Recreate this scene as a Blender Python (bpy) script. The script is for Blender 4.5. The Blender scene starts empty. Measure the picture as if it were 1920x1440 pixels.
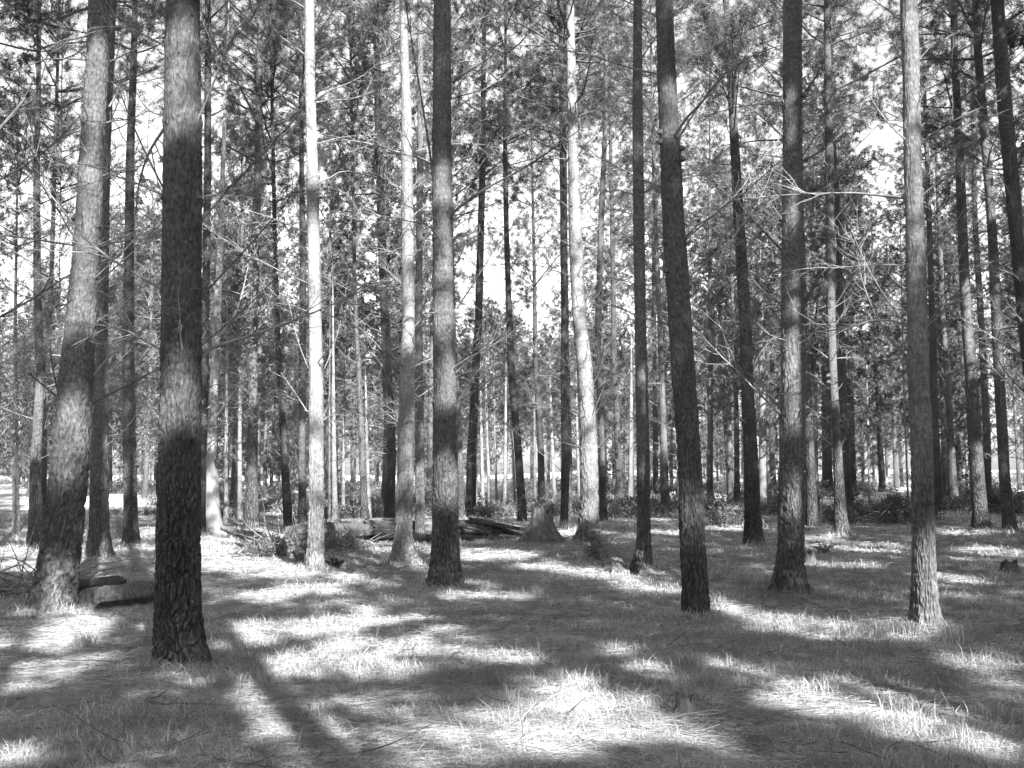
import bpy, math, random
import numpy as np
from mathutils import Vector, Matrix

random.seed(7)
rng = np.random.default_rng(7)
sc = bpy.context.scene
COL = sc.collection

# ------------------------------------------------------------------ camera
FPX = 2100.0                       # focal length in pixels of a 1920 wide frame
CAMZ = 1.60
PITCH = math.atan(165.0 / FPX)
cam_d = bpy.data.cameras.new('camera')
cam_d.sensor_width = 36.0
cam_d.lens = 36.0 * FPX / 1920.0
cam_d.clip_start = 0.1
cam_d.clip_end = 2000.0
cam = bpy.data.objects.new('camera', cam_d)
COL.objects.link(cam)
cam.location = (0, 0, CAMZ)
cam.rotation_euler = (math.pi / 2 + PITCH, 0, 0)
sc.camera = cam

# ------------------------------------------------------------------ sky and sun
SUN_EL = math.radians(38)
SUN_AZ = math.radians(19.5)          # the sun stands behind the camera, to its right
S = np.array([math.sin(SUN_AZ) * math.cos(SUN_EL), -math.cos(SUN_AZ) * math.cos(SUN_EL), math.sin(SUN_EL)])
world = bpy.data.worlds.new("World")
sc.world = world
world.use_nodes = True
wn = world.node_tree
for n in list(wn.nodes):
    wn.nodes.remove(n)
sky = wn.nodes.new('ShaderNodeTexSky')
sky.sky_type = 'NISHITA'
sky.sun_disc = False
sky.sun_elevation = SUN_EL
sky.sun_rotation = math.atan2(S[0], S[1])
sky.air_density = 1.0
sky.dust_density = 2.0
bw = wn.nodes.new('ShaderNodeRGBToBW')
bg = wn.nodes.new('ShaderNodeBackground')
bg.inputs['Strength'].default_value = 0.1
wo = wn.nodes.new('ShaderNodeOutputWorld')
wn.links.new(sky.outputs[0], bw.inputs[0])
wn.links.new(bw.outputs[0], bg.inputs['Color'])
wn.links.new(bg.outputs[0], wo.inputs['Surface'])
sun_d = bpy.data.lights.new('sun', 'SUN')
sun_d.energy = 5.0
sun_d.angle = math.radians(0.5)
sun_d.color = (1.0, 1.0, 1.0)      # black and white photograph
sun = bpy.data.objects.new('sun', sun_d)
COL.objects.link(sun)
sun.location = (10, -20, 30)
sun.rotation_euler = Vector(S).to_track_quat('Z', 'Y').to_euler()
sc.view_settings.view_transform = 'Standard'
sc.view_settings.look = 'None'
sc.view_settings.exposure = 2.2
sc.view_settings.gamma = 1.0
sc.cycles.max_bounces = 6
sc.cycles.diffuse_bounces = 3
sc.cycles.glossy_bounces = 1
sc.cycles.transmission_bounces = 3
sc.cycles.transparent_max_bounces = 4
sc.cycles.sample_clamp_indirect = 4.0
sc.cycles.use_denoising = True
sc.cycles.denoising_input_passes = 'RGB_ALBEDO_NORMAL'
sc.cycles.denoising_prefilter = 'ACCURATE'

E1 = np.cross(S, [0, 0, 1]); E1 /= np.linalg.norm(E1)     # plane facing the sun
E2 = np.cross(E1, S)

# ------------------------------------------------------------------ small maths
def _hash(ix, iy, iz, seed):
    h = (ix.astype(np.int64) * 374761393 + iy.astype(np.int64) * 668265263 + iz.astype(np.int64) * 2147483647 + seed * 974711) & 0x7fffffff
    h = ((h ^ (h >> 13)) * 1274126177) & 0x7fffffff
    h = ((h ^ (h >> 16)) * 668265263) & 0x7fffffff
    return (h ^ (h >> 15)) & 0xffff

def vnoise(p, seed=0):
    """value noise in [-1, 1]; p is (n, 3)"""
    i = np.floor(p); f = p - i
    f = f * f * (3 - 2 * f)
    i = i.astype(np.int64)
    out = 0
    for dx in (0, 1):
        wx = f[:, 0] if dx else 1 - f[:, 0]
        for dy in (0, 1):
            wy = f[:, 1] if dy else 1 - f[:, 1]
            for dz in (0, 1):
                wz = f[:, 2] if dz else 1 - f[:, 2]
                out = out + wx * wy * wz * (_hash(i[:, 0] + dx, i[:, 1] + dy, i[:, 2] + dz, seed) / 65535.0)
    return out * 2 - 1

def cells(p, seed=0):
    """F2 - F1 of a jittered grid"""
    i = np.floor(p).astype(np.int64)
    f1 = np.full(len(p), 9.0); f2 = np.full(len(p), 9.0)
    for dx in (-1, 0, 1):
        for dy in (-1, 0, 1):
            for dz in (-1, 0, 1):
                cx, cy, cz = i[:, 0] + dx, i[:, 1] + dy, i[:, 2] + dz
                q = np.stack([cx + _hash(cx, cy, cz, seed + 1) / 65535.0, cy + _hash(cx, cy, cz, seed + 2) / 65535.0,
                              cz + _hash(cx, cy, cz, seed + 3) / 65535.0], 1)
                d = np.sqrt(((q - p) ** 2).sum(1))
                nf1 = np.minimum(f1, d)
                f2 = np.minimum(f2, np.maximum(f1, d))
                f1 = nf1
    return f2 - f1

def sstep(a, b, x):
    t = np.clip((x - a) / (b - a), 0, 1)
    return t * t * (3 - 2 * t)

MOUNDS = []
def gz(x, y):
    """height of the forest floor"""
    x = np.atleast_1d(np.asarray(x, float)); y = np.atleast_1d(np.asarray(y, float))
    x, y = np.broadcast_arrays(x, y)
    p = np.stack([x / 5.0, y / 5.0, np.zeros_like(x)], 1)
    z = 0.05 * vnoise(p, 3) + 0.022 * vnoise(p * 4.1, 4)
    far = np.maximum(0, y - 60)
    z = z + 0.00010 * np.minimum(far, 140) ** 2 * sstep(-20, 40, x)
    for (a, b, r_, h) in MOUNDS:
        z = z + h * np.exp(-((x - a) ** 2 + (y - b) ** 2) / (r_ * r_))
    return z

def ray(px, py):
    c, s = math.cos(PITCH), math.sin(PITCH)
    a, b = (px - 960) / FPX, (720 - py) / FPX
    return np.array([a, c - b * s, s + b * c])

def on_ground(px, py):
    """point of the floor seen at this spot of the photograph"""
    r = ray(px, py); h = 0.0
    for _ in range(8):
        t = (CAMZ - h) / max(1e-4, -r[2]); t = min(t, 400)
        h = float(gz(r[0] * t, r[1] * t)[0])
    return np.array([r[0] * t, r[1] * t, h])

def at_depth(px, py, Y):
    r = ray(px, py)
    t = Y / r[1]
    return np.array([r[0] * t, Y, CAMZ + r[2] * t])

# ------------------------------------------------------------------ mesh building
class MB:
    def __init__(s):
        s.v = []; s.f = []; s.m = []; s.n = 0
    def add(s, v, f, m=0):
        v = np.asarray(v, float); f = np.asarray(f, np.int64)
        s.v.append(v); s.f.append(f + s.n); s.m.append(np.full(len(f), m, np.int32)); s.n += len(v)
    def tube(s, pts, rad, sides=6, m=0, cap=True, start_cap=False):
        P = np.asarray(pts, float); R = np.broadcast_to(np.asarray(rad, float), (len(P),)).copy()
        T = np.gradient(P, axis=0); T /= np.linalg.norm(T, axis=1, keepdims=True) + 1e-9
        ref = np.array([0, 0, 1.0]) if abs(T[:, 2]).mean() < 0.8 else np.array([1.0, 0, 0])
        A = np.cross(T, ref); A /= np.linalg.norm(A, axis=1, keepdims=True) + 1e-9
        B = np.cross(T, A)
        th = np.linspace(0, 2 * math.pi, sides, endpoint=False)
        V = P[:, None] + R[:, None, None] * (np.cos(th)[None, :, None] * A[:, None] + np.sin(th)[None, :, None] * B[:, None])
        V = V.reshape(-1, 3)
        n = len(P)
        i = np.arange(n - 1)[:, None] * sides; j = np.arange(sides)[None]
        j2 = (j + 1) % sides
        F = np.stack([i + j, i + j2, i + sides + j2, i + sides + j], -1).reshape(-1, 4)
        s.add(V, F, m)
        if cap:
            s.cap(V[-sides:], m)
        if start_cap:
            s.cap(V[:sides][::-1], m)
    def cap(s, ring, m=0):
        c = ring.mean(0)
        k = len(ring)
        V = np.vstack([ring, c[None]])
        F = np.array([[a, (a + 1) % k, k] for a in range(k)])
        s.add(V, F, m)
    def build(s, name, mats, parent=None, origin=(0, 0, 0), smooth=True):
        me = bpy.data.meshes.new(name)
        V = np.vstack(s.v) - np.asarray(origin, float)
        tot = np.concatenate([np.full(len(f), f.shape[1], np.int32) for f in s.f])
        loops = np.concatenate([f.reshape(-1) for f in s.f]).astype(np.int32)
        start = np.concatenate([[0], np.cumsum(tot)[:-1]]).astype(np.int32)
        me.vertices.add(len(V)); me.vertices.foreach_set('co', V.astype(np.float32).reshape(-1))
        me.loops.add(len(loops)); me.loops.foreach_set('vertex_index', loops)
        me.polygons.add(len(tot)); me.polygons.foreach_set('loop_start', start)
        me.polygons.foreach_set('loop_total', tot)
        me.polygons.foreach_set('material_index', np.concatenate(s.m))
        me.polygons.foreach_set('use_smooth', np.full(len(tot), smooth, bool))
        me.update(calc_edges=True)
        if getattr(s, 'att', None) is not None:
            a_ = me.attributes.new('plate', 'FLOAT', 'POINT'); a_.data.foreach_set('value', s.att.astype(np.float32))
        for mt in (mats if isinstance(mats, (list, tuple)) else [mats]):
            me.materials.append(mt)
        o = bpy.data.objects.new(name, me)
        COL.objects.link(o)
        if parent is not None:
            o.parent = parent
        return o

def empty(name, loc, label=None, cat=None, group=None):
    o = bpy.data.objects.new(name, None)
    o.empty_display_size = 0.3
    COL.objects.link(o)
    o.location = loc
    tag(o, label, cat, group)
    return o

def tag(o, label=None, cat=None, group=None, kind=None):
    if label: o['label'] = label
    if cat: o['category'] = cat
    if group: o['group'] = group
    if kind: o['kind'] = kind
    return o

def blades(pos, dirs, length, width, rngl, droop=0.0):
    """one thin triangle per row"""
    n = len(pos)
    side = np.cross(dirs, rngl.normal(size=(n, 3)))
    side /= np.linalg.norm(side, axis=1, keepdims=True) + 1e-9
    L = np.broadcast_to(np.asarray(length, float), (n,))[:, None]
    W = np.broadcast_to(np.asarray(width, float), (n,))[:, None]
    tip = pos + dirs * L
    tip[:, 2] -= droop * L[:, 0]
    V = np.stack([pos - side * W / 2, pos + side * W / 2, tip], 1).reshape(-1, 3)
    F = np.arange(3 * n).reshape(-1, 3)
    return V, F

# ------------------------------------------------------------------ materials
def new_mat(name):
    m = bpy.data.materials.new(name); m.use_nodes = True
    nt = m.node_tree
    for n in list(nt.nodes): nt.nodes.remove(n)
    out = nt.nodes.new('ShaderNodeOutputMaterial')
    return m, nt, out

def N(nt, kind, **kw):
    n = nt.nodes.new(kind)
    for k, v in kw.items():
        if k in n.inputs: n.inputs[k].default_value = v
        else: setattr(n, k, v)
    return n

def mathn(nt, op, a, b=None, clamp=False):
    n = nt.nodes.new('ShaderNodeMath'); n.operation = op; n.use_clamp = clamp
    for i, x in enumerate((a, b)):
        if x is None: continue
        if isinstance(x, (int, float)): n.inputs[i].default_value = x
        else: nt.links.new(x, n.inputs[i])
    return n.outputs[0]

def maprange(nt, x, a, b, c, d):
    n = nt.nodes.new('ShaderNodeMapRange')
    nt.links.new(x, n.inputs[0])
    for i, v in enumerate((a, b, c, d)): n.inputs[i + 1].default_value = v
    return n.outputs[0]

def mat_bark(name, lo, hi, fiss_h=3.0, vs=(20, 20, 4.6), bump=0.03, attr=False):
    m, nt, out = new_mat(name)
    tc = N(nt, 'ShaderNodeTexCoord')
    info = N(nt, 'ShaderNodeObjectInfo')
    sep = N(nt, 'ShaderNodeSeparateXYZ'); nt.links.new(tc.outputs['Object'], sep.inputs[0])
    # warped coordinates
    nz = N(nt, 'ShaderNodeTexNoise', Scale=3.0, Detail=3.0); nt.links.new(tc.outputs['Object'], nz.inputs['Vector'])
    sub = N(nt, 'ShaderNodeVectorMath', operation='SCALE'); nt.links.new(nz.outputs['Color'], sub.inputs[0]); sub.inputs['Scale'].default_value = 0.12
    add = N(nt, 'ShaderNodeVectorMath', operation='ADD'); nt.links.new(tc.outputs['Object'], add.inputs[0]); nt.links.new(sub.outputs[0], add.inputs[1])
    mp = N(nt, 'ShaderNodeMapping'); mp.inputs['Scale'].default_value = vs; nt.links.new(add.outputs[0], mp.inputs[0])
    vo = N(nt, 'ShaderNodeTexVoronoi', feature='DISTANCE_TO_EDGE'); vo.inputs['Scale'].default_value = 1.0
    nt.links.new(mp.outputs[0], vo.inputs['Vector'])
    plate = maprange(nt, vo.outputs['Distance'], 0.0, 0.2, 0.0, 1.0)
    if attr:        # cracks that are cut into the mesh itself
        at = N(nt, 'ShaderNodeAttribute'); at.attribute_name = 'plate'
        plate = at.outputs['Fac']
    # how fissured: strong at the butt, weak higher up
    hf = maprange(nt, sep.outputs['Z'], 0.3, fiss_h, 1.0, 0.15)
    fine = N(nt, 'ShaderNodeTexNoise', Scale=1.0, Detail=5.0, Roughness=0.65)
    mp2 = N(nt, 'ShaderNodeMapping'); mp2.inputs['Scale'].default_value = (38, 38, 20); nt.links.new(tc.outputs['Object'], mp2.inputs[0]); nt.links.new(mp2.outputs[0], fine.inputs['Vector'])
    rings = N(nt, 'ShaderNodeTexNoise', Scale=1.0, Detail=3.0)
    mp3 = N(nt, 'ShaderNodeMapping'); mp3.inputs['Scale'].default_value = (7, 7, 24); nt.links.new(tc.outputs['Object'], mp3.inputs[0]); nt.links.new(mp3.outputs[0], rings.inputs['Vector'])
    big = N(nt, 'ShaderNodeTexNoise', Scale=1.4, Detail=4.0)
    mpb = N(nt, 'ShaderNodeMapping'); mpb.inputs['Scale'].default_value = (2.2, 2.2, 0.8); nt.links.new(tc.outputs['Object'], mpb.inputs[0]); nt.links.new(mpb.outputs[0], big.inputs['Vector'])
    spots = N(nt, 'ShaderNodeTexVoronoi', feature='F1'); spots.inputs['Scale'].default_value = 17.0
    nt.links.new(tc.outputs['Object'], spots.inputs['Vector'])
    sp = maprange(nt, spots.outputs['Distance'], 0.09, 0.17, 1.0, 0.0)
    spm = N(nt, 'ShaderNodeTexNoise', Scale=6.0, Detail=1.0); nt.links.new(tc.outputs['Object'], spm.inputs['Vector'])
    spmask = maprange(nt, spm.outputs['Fac'], 0.56, 0.6, 0.0, 1.0)
    dark = maprange(nt, spm.outputs['Fac'], 0.40, 0.36, 0.0, 1.0)
    # albedo
    v = maprange(nt, fine.outputs['Fac'], 0.3, 0.7, lo, hi)
    v = mathn(nt, 'MULTIPLY', v, maprange(nt, big.outputs['Fac'], 0.3, 0.7, 0.72, 1.25))
    v = mathn(nt, 'MULTIPLY', v, maprange(nt, rings.outputs['Fac'], 0.3, 0.7, 0.82, 1.15))
    v = mathn(nt, 'MULTIPLY', v, maprange(nt, info.outputs['Random'], 0, 1, 0.85, 1.15))
    fis = mathn(nt, 'MULTIPLY', mathn(nt, 'SUBTRACT', 1.0, plate), hf)
    v = mathn(nt, 'MULTIPLY', v, mathn(nt, 'SUBTRACT', 1.0, mathn(nt, 'MULTIPLY', fis, 0.62)))
    v = mathn(nt, 'ADD', v, mathn(nt, 'MULTIPLY', mathn(nt, 'MULTIPLY', sp, spmask), 0.16))
    v = mathn(nt, 'MULTIPLY', v, mathn(nt, 'SUBTRACT', 1.0, mathn(nt, 'MULTIPLY', mathn(nt, 'MULTIPLY', sp, dark), 0.75)))
    bs = N(nt, 'ShaderNodeBsdfPrincipled'); bs.inputs['Roughness'].default_value = 0.85
    bs.inputs['Specular IOR Level'].default_value = 0.25
    nt.links.new(v, bs.inputs['Base Color'])
    h = mathn(nt, 'MULTIPLY', plate, mathn(nt, 'MULTIPLY', hf, 0.8))
    h = mathn(nt, 'ADD', h, mathn(nt, 'MULTIPLY', fine.outputs['Fac'], 0.45))
    h = mathn(nt, 'ADD', h, mathn(nt, 'MULTIPLY', rings.outputs['Fac'], 0.25))
    bp = N(nt, 'ShaderNodeBump', Strength=1.0, Distance=bump)
    nt.links.new(h, bp.inputs['Height']); nt.links.new(bp.outputs[0], bs.inputs['Normal'])
    nt.links.new(bs.outputs[0], out.inputs[0])
    return m

def mat_noise(name, lo, hi, scale=8.0, rough=0.9, bump=0.01, stretch=(1, 1, 1), detail=6.0):
    m, nt, out = new_mat(name)
    tc = N(nt, 'ShaderNodeTexCoord')
    mp = N(nt, 'ShaderNodeMapping'); mp.inputs['Scale'].default_value = stretch; nt.links.new(tc.outputs['Object'], mp.inputs[0])
    nz = N(nt, 'ShaderNodeTexNoise', Scale=scale, Detail=detail, Roughness=0.65); nt.links.new(mp.outputs[0], nz.inputs['Vector'])
    v = maprange(nt, nz.outputs['Fac'], 0.3, 0.7, lo, hi)
    bs = N(nt, 'ShaderNodeBsdfPrincipled'); bs.inputs['Roughness'].default_value = rough
    bs.inputs['Specular IOR Level'].default_value = 0.2
    nt.links.new(v, bs.inputs['Base Color'])
    if bump:
        bp = N(nt, 'ShaderNodeBump', Strength=1.0, Distance=bump)
        nt.links.new(nz.outputs['Fac'], bp.inputs['Height']); nt.links.new(bp.outputs[0], bs.inputs['Normal'])
    nt.links.new(bs.outputs[0], out.inputs[0])
    return m

def mat_leaf(name, lo, hi, trans, scale=1.2):
    """leaves, needles and grass: diffuse and light shining through"""
    m, nt, out = new_mat(name)
    geo = N(nt, 'ShaderNodeNewGeometry')
    nz = N(nt, 'ShaderNodeTexNoise', Scale=scale, Detail=4.0); nt.links.new(geo.outputs['Position'], nz.inputs['Vector'])
    v = maprange(nt, nz.outputs['Fac'], 0.32, 0.68, lo, hi)
    v = mathn(nt, 'MULTIPLY', v, maprange(nt, geo.outputs['Random Per Island'], 0, 1, 0.5, 1.4))
    d = N(nt, 'ShaderNodeBsdfPrincipled'); d.inputs['Roughness'].default_value = 0.55
    d.inputs['Specular IOR Level'].default_value = 0.35
    t = N(nt, 'ShaderNodeBsdfTranslucent')
    nt.links.new(v, d.inputs['Base Color']); nt.links.new(v, t.inputs['Color'])
    mx = N(nt, 'ShaderNodeMixShader'); mx.inputs[0].default_value = trans
    nt.links.new(d.outputs[0], mx.inputs[1]); nt.links.new(t.outputs[0], mx.inputs[2])
    nt.links.new(mx.outputs[0], out.inputs[0])
    return m

def mat_ground():
    m, nt, out = new_mat('forest_floor_litter')
    geo = N(nt, 'ShaderNodeNewGeometry')
    a = N(nt, 'ShaderNodeTexNoise', Scale=0.45, Detail=5.0); nt.links.new(geo.outputs['Position'], a.inputs['Vector'])
    b = N(nt, 'ShaderNodeTexNoise', Scale=28.0, Detail=8.0, Roughness=0.75); nt.links.new(geo.outputs['Position'], b.inputs['Vector'])
    c = N(nt, 'ShaderNodeTexNoise', Scale=5.0, Detail=6.0, Roughness=0.7); nt.links.new(geo.outputs['Position'], c.inputs['Vector'])
    v = maprange(nt, a.outputs['Fac'], 0.35, 0.65, 0.18, 0.36)
    v = mathn(nt, 'MULTIPLY', v, maprange(nt, b.outputs['Fac'], 0.3, 0.7, 0.45, 1.5))
    v = mathn(nt, 'MULTIPLY', v, maprange(nt, c.outputs['Fac'], 0.3, 0.7, 0.7, 1.25))
    sep = N(nt, 'ShaderNodeSeparateXYZ'); nt.links.new(geo.outputs['Position'], sep.inputs[0])
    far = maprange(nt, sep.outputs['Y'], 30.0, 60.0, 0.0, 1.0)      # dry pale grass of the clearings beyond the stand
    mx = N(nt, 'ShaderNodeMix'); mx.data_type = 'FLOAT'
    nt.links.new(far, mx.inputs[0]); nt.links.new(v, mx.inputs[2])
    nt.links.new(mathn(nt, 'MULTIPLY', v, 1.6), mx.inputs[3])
    bs = N(nt, 'ShaderNodeBsdfPrincipled'); bs.inputs['Roughness'].default_value = 0.95
    bs.inputs['Specular IOR Level'].default_value = 0.1
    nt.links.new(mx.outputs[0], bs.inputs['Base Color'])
    bp = N(nt, 'ShaderNodeBump', Strength=1.0, Distance=0.05)
    nt.links.new(mathn(nt, 'ADD', b.outputs['Fac'], c.outputs['Fac']), bp.inputs['Height']); nt.links.new(bp.outputs[0], bs.inputs['Normal'])
    nt.links.new(bs.outputs[0], out.inputs[0])
    return m

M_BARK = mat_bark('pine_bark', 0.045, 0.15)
M_BARK_SHADE = mat_bark('shaded_pine_bark', 0.025, 0.095)  # darker copy of the pine bark: trunk shade put into the colour
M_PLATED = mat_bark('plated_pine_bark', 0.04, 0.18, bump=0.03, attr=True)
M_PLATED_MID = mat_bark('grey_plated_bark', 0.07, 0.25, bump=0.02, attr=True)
M_PLATED_SHADE = mat_bark('shaded_plated_bark', 0.025, 0.115, bump=0.03, attr=True)  # plated bark again, darkened in colour to stand for shade
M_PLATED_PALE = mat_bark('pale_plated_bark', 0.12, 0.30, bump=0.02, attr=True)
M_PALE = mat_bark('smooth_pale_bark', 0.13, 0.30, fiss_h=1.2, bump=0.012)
M_GUM = mat_noise('gum_bark', 0.2, 0.5, scale=2.2, stretch=(3, 3, 0.7), bump=0.02)
M_TWIG = mat_noise('dead_twig', 0.10, 0.28, scale=14.0, bump=0.004)
M_LIMB = mat_noise('limb_bark', 0.05, 0.14, scale=10.0, bump=0.006)
M_NEEDLE = mat_leaf('pine_needles', 0.06, 0.22, 0.4, scale=1.1)
M_GUMLEAF = mat_leaf('gum_leaves', 0.14, 0.26, 0.3)
M_GRASS = mat_leaf('dry_grass', 0.25, 0.50, 0.3, scale=1.0)
M_LITTER = mat_leaf('fallen_needles', 0.21, 0.46, 0.1, scale=2.0)
M_WOOD = mat_noise('weathered_wood', 0.01, 0.2, scale=4.0, stretch=(.8, 7, 7), bump=0.06)
M_DARKWOOD = mat_noise('dark_wood', 0.03, 0.12, scale=7.0, stretch=(2, 6, 6), bump=0.03)  # dark wood, also the painted shade of the fallen log's hollow
M_CUT = mat_noise('cut_wood', 0.14, 0.4, scale=9.0, bump=0.006)
M_STUMP = mat_noise('stump_bark', 0.04, 0.20, scale=7.0, stretch=(3, 3, 0.8), bump=0.04)
M_CONE = mat_noise('cone_scales', 0.05, 0.14, scale=30.0, bump=0.01)
M_FERN = mat_leaf('fern_fronds', 0.06, 0.14, 0.25)
M_GROUND = mat_ground()
M_UNDER = mat_leaf('undergrowth_leaves', 0.07, 0.22, 0.3, scale=.35)

# ------------------------------------------------------------------ ground
def build_ground():
    def axis(near, far, step, growth):
        a = [0.0]
        s = step
        while a[-1] < far:
            if a[-1] > near: s *= growth
            a.append(a[-1] + s)
        return np.array(a)
    ax = axis(10, 420, 0.14, 1.05)
    xs = np.concatenate([-ax[::-1], ax[1:]])
    ay = axis(26, 520, 0.14, 1.04)
    an = axis(2, 80, 0.4, 1.1)
    ys = np.concatenate([-an[::-1], ay[1:]])
    X, Y = np.meshgrid(xs, ys)
    Z = gz(X.ravel(), Y.ravel())
    p = np.stack([X.ravel() * 2.4, Y.ravel() * 2.4, 0 * Z], 1)
    Z = Z + 0.015 * vnoise(p, 9) * (Y.ravel() < 60)
    V = np.stack([X.ravel(), Y.ravel(), Z], 1)
    nx = len(xs)
    i = (np.arange(len(ys) - 1)[:, None] * nx + np.arange(nx - 1)[None]).ravel()
    F = np.stack([i, i + 1, i + 1 + nx, i + nx], 1)
    b = MB(); b.add(V, F)
    tag(b.build('ground', M_GROUND), kind='structure')

# ------------------------------------------------------------------ tree data
# key: (label, base px, base py, [(y, x, width) ... going up in the photograph], options)
T = []
def tree(label, bx, by, bw_, line, **kw):
    T.append(dict(label=label, bx=bx, by=by, bw=bw_, line=line, **kw))

tree('thick leaning pine with flared plated butt at the left, branch whorls on its trunk', 100, 1150, 90,
     [(1100,104,78),(1000,118,74),(850,134,68),(720,143,64),(600,152,56),(450,164,50),(300,172,46),(200,178,43),(100,185,42),(0,187,40)], near=1,
     lit=[(130,230),(340,390),(470,610),(795,875),(1100,1150)], cb=11.5,
     arms=[([(112,748),(90,730),(65,705),(45,690)],5),([(112,745),(104,720),(100,690),(98,655)],5),([(165,760),(200,740),(240,720),(300,690)],6),
           ([(133,572),(131,500),(150,470),(192,420)],5),([(135,578),(150,540),(172,532),(190,545)],4),([(148,560),(200,520),(240,470),(300,430)],4),
           ([(150,455),(120,400),(85,330),(50,270)],4),([(205,200),(230,160),(250,110)],4),([(165,110),(130,80),(100,85)],3)])
tree('dark pine standing close behind the thick leaning pine', 186, 1050, 40,
     [(900,186,34),(640,187,29),(300,192,25),(0,204,21)], lit=[(955,975)])
tree('slim dark straight pine between the thick leaning pine and the nearest trunk', 246, 1027, 29,
     [(900,244,25),(640,240,21),(300,242,16),(100,248,12),(0,249,10)], lit=[(890,905)], mat='dark')
tree('nearest and broadest pine, its bark deeply cracked into plates from the root up', 335, 1255, 108,
     [(1235,335,98),(1200,333,90),(1100,333,84),(900,334,80),(720,338,74),(500,340,72),(300,342,70),(100,342,64),(0,343,62)], near=2, cb=12, mat='dark',
     lit=[(100,138),(185,238),(740,795)],
     arms=[([(305,350),(270,290),(240,200),(215,120)],4),([(372,420),(420,360),(480,290),(560,220)],5),([(375,560),(430,500),(510,440),(580,350)],4),
           ([(375,650),(430,610),(490,550),(550,480)],3),([(305,215),(285,230),(262,180)],3)])
tree('thin dark trunk half hidden by the right edge of the nearest pine', 376, 1007, 18,
     [(900,378,16),(650,384,15),(300,388,13),(0,386,12)], mat='dark')
tree('slender pine at the left edge, left of the thick leaning pine', 66, 1030, 28,
     [(880,66,20),(700,76,15),(550,71,14),(300,71,12),(180,75,9)], lit=[(740,830)])
tree('thin pale pine just right of the slender edge pine', 80, 1012, 13,
     [(800,83,11),(600,93,10),(500,98,8)], lit=[(800,960)])
tree('pine with bright lit butt left of the black leaning trunk', 472, 998, 29,
     [(900,472,22),(800,474,19),(700,474,18),(550,476,16),(300,484,14),(150,486,12),(0,488,10)], lit=[(685,748),(905,990)])
tree('short looking black trunk leaning left in front of the young stand', 541, 994, 18,
     [(850,533,14),(750,528,12),(600,520,10),(450,516,8)], mat='dark', lit=[(745,758),(840,850)])
tree('grey pine close to the left of the white trunk', 567, 985, 16,
     [(700,567,13),(500,568,12),(300,566,9),(0,564,8)], lit=[(820,850),(870,890)])
tree('brightest white sunlit trunk in front of the fallen log', 592, 1075, 35,
     [(1040,592,32),(900,593,30),(720,593,27),(600,591,25),(450,588,24),(300,585,21),(150,581,19),(0,580,17)], pale=1,
     lit=[(0,100),(165,330),(430,830),(870,1070)],
     arms=[([(605,783),(625,740),(645,705)],3),([(606,788),(640,765),(680,740)],3),([(578,775),(555,735),(530,700)],3),([(604,700),(630,650),(640,600)],3),
           ([(578,690),(555,640),(540,560),(530,480)],2)])
tree('thin pine rising left of the dark leaning trunk, its lower half lit', 684, 978, 14,
     [(800,677,11),(700,673,9),(600,667,8),(480,664,7)], lit=[(780,978)])
tree('black trunk leaning left behind the pair of grey pines', 730, 980, 22,
     [(850,733,20),(720,727,18),(600,722,17),(450,716,16),(300,711,14),(100,706,12),(0,704,11)], mat='dark')
tree('grey pine with white flared root, left neighbour of the centre pine', 758, 1062, 48,
     [(1000,756,32),(900,760,31),(800,761,29),(700,764,27),(600,766,25),(450,765,24),(300,763,21),(200,762,19),(0,756,13)], pale=1,
     lit=[(60,130),(170,250),(275,480),(560,640),(830,905),(990,1058)])
tree('dark pine tucked behind the grey pine with the white root', 787, 1015, 19,
     [(850,787,18),(700,786,16),(600,785,14),(400,786,12),(200,788,12),(0,786,10)], lit=[(900,930),(990,1010)])
tree('grey mottled centre pine with a long bare limb reaching right', 835, 1108, 62,
     [(1085,835,54),(1050,835,51),(900,835,49),(720,834,44),(600,830,40),(450,829,38),(300,828,36),(150,829,34),(0,829,32)], near=1, cb=11.5,
     lit=[(330,370),(470,620),(710,750),(890,930)],
     arms=[([(845,403),(870,372),(920,345),(985,315),(1030,280),(1085,240)],6),([(847,415),(870,400),(895,388)],4),([(848,155),(880,125),(905,112),(950,97)],7),
           ([(848,120),(870,112),(905,115)],4),([(848,208),(880,185),(950,152)],3),([(846,450),(862,441),(866,437)],8),
           ([(812,330),(806,280),(795,210),(780,120),(762,10)],5),([(810,345),(780,300),(755,240)],4),([(812,510),(780,450),(768,420)],4),
           ([(810,410),(760,380),(700,360)],3),([(834,715),(838,670),(849,640),(846,632)],5),([(852,700),(900,660),(950,620)],3),([(853,690),(890,650),(905,600)],2)])
tree('thin trunk just behind the right edge of the mottled centre pine', 866, 975, 13,
     [(800,861,9),(620,852,6)], lit=[(870,970)])
tree('dark pine leaning right beside the open gap of sky', 882, 972, 21,
     [(850,885,18),(720,890,15),(600,897,14),(450,901,13),(300,905,11),(180,906,9),(0,908,7)], mat='dark', cb=12)
tree('dark pine leaning left on the right of the sky gap', 980, 980, 18,
     [(850,972,15),(720,960,13),(600,955,12),(450,950,10),(300,947,8),(100,948,5)], mat='dark', cb=11.5)
tree('thin dark pine rising behind the big flared stump', 1016, 955, 14,
     [(850,1014,13),(760,1010,12),(700,1004,10),(600,1003,8),(480,1001,6)], mat='dark', cb=3.6)
tree('dark straight pine between the flared stump and the pale pine', 1057, 997, 15,
     [(850,1061,16),(700,1058,14),(600,1059,14),(450,1056,12),(300,1054,11),(150,1052,9),(0,1050,8)], mat='dark')
tree('thin grey trunk directly behind the dark straight pine', 1066, 990, 12, [(850,1068,10),(600,1062,8)], lit=[(900,985)])
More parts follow.
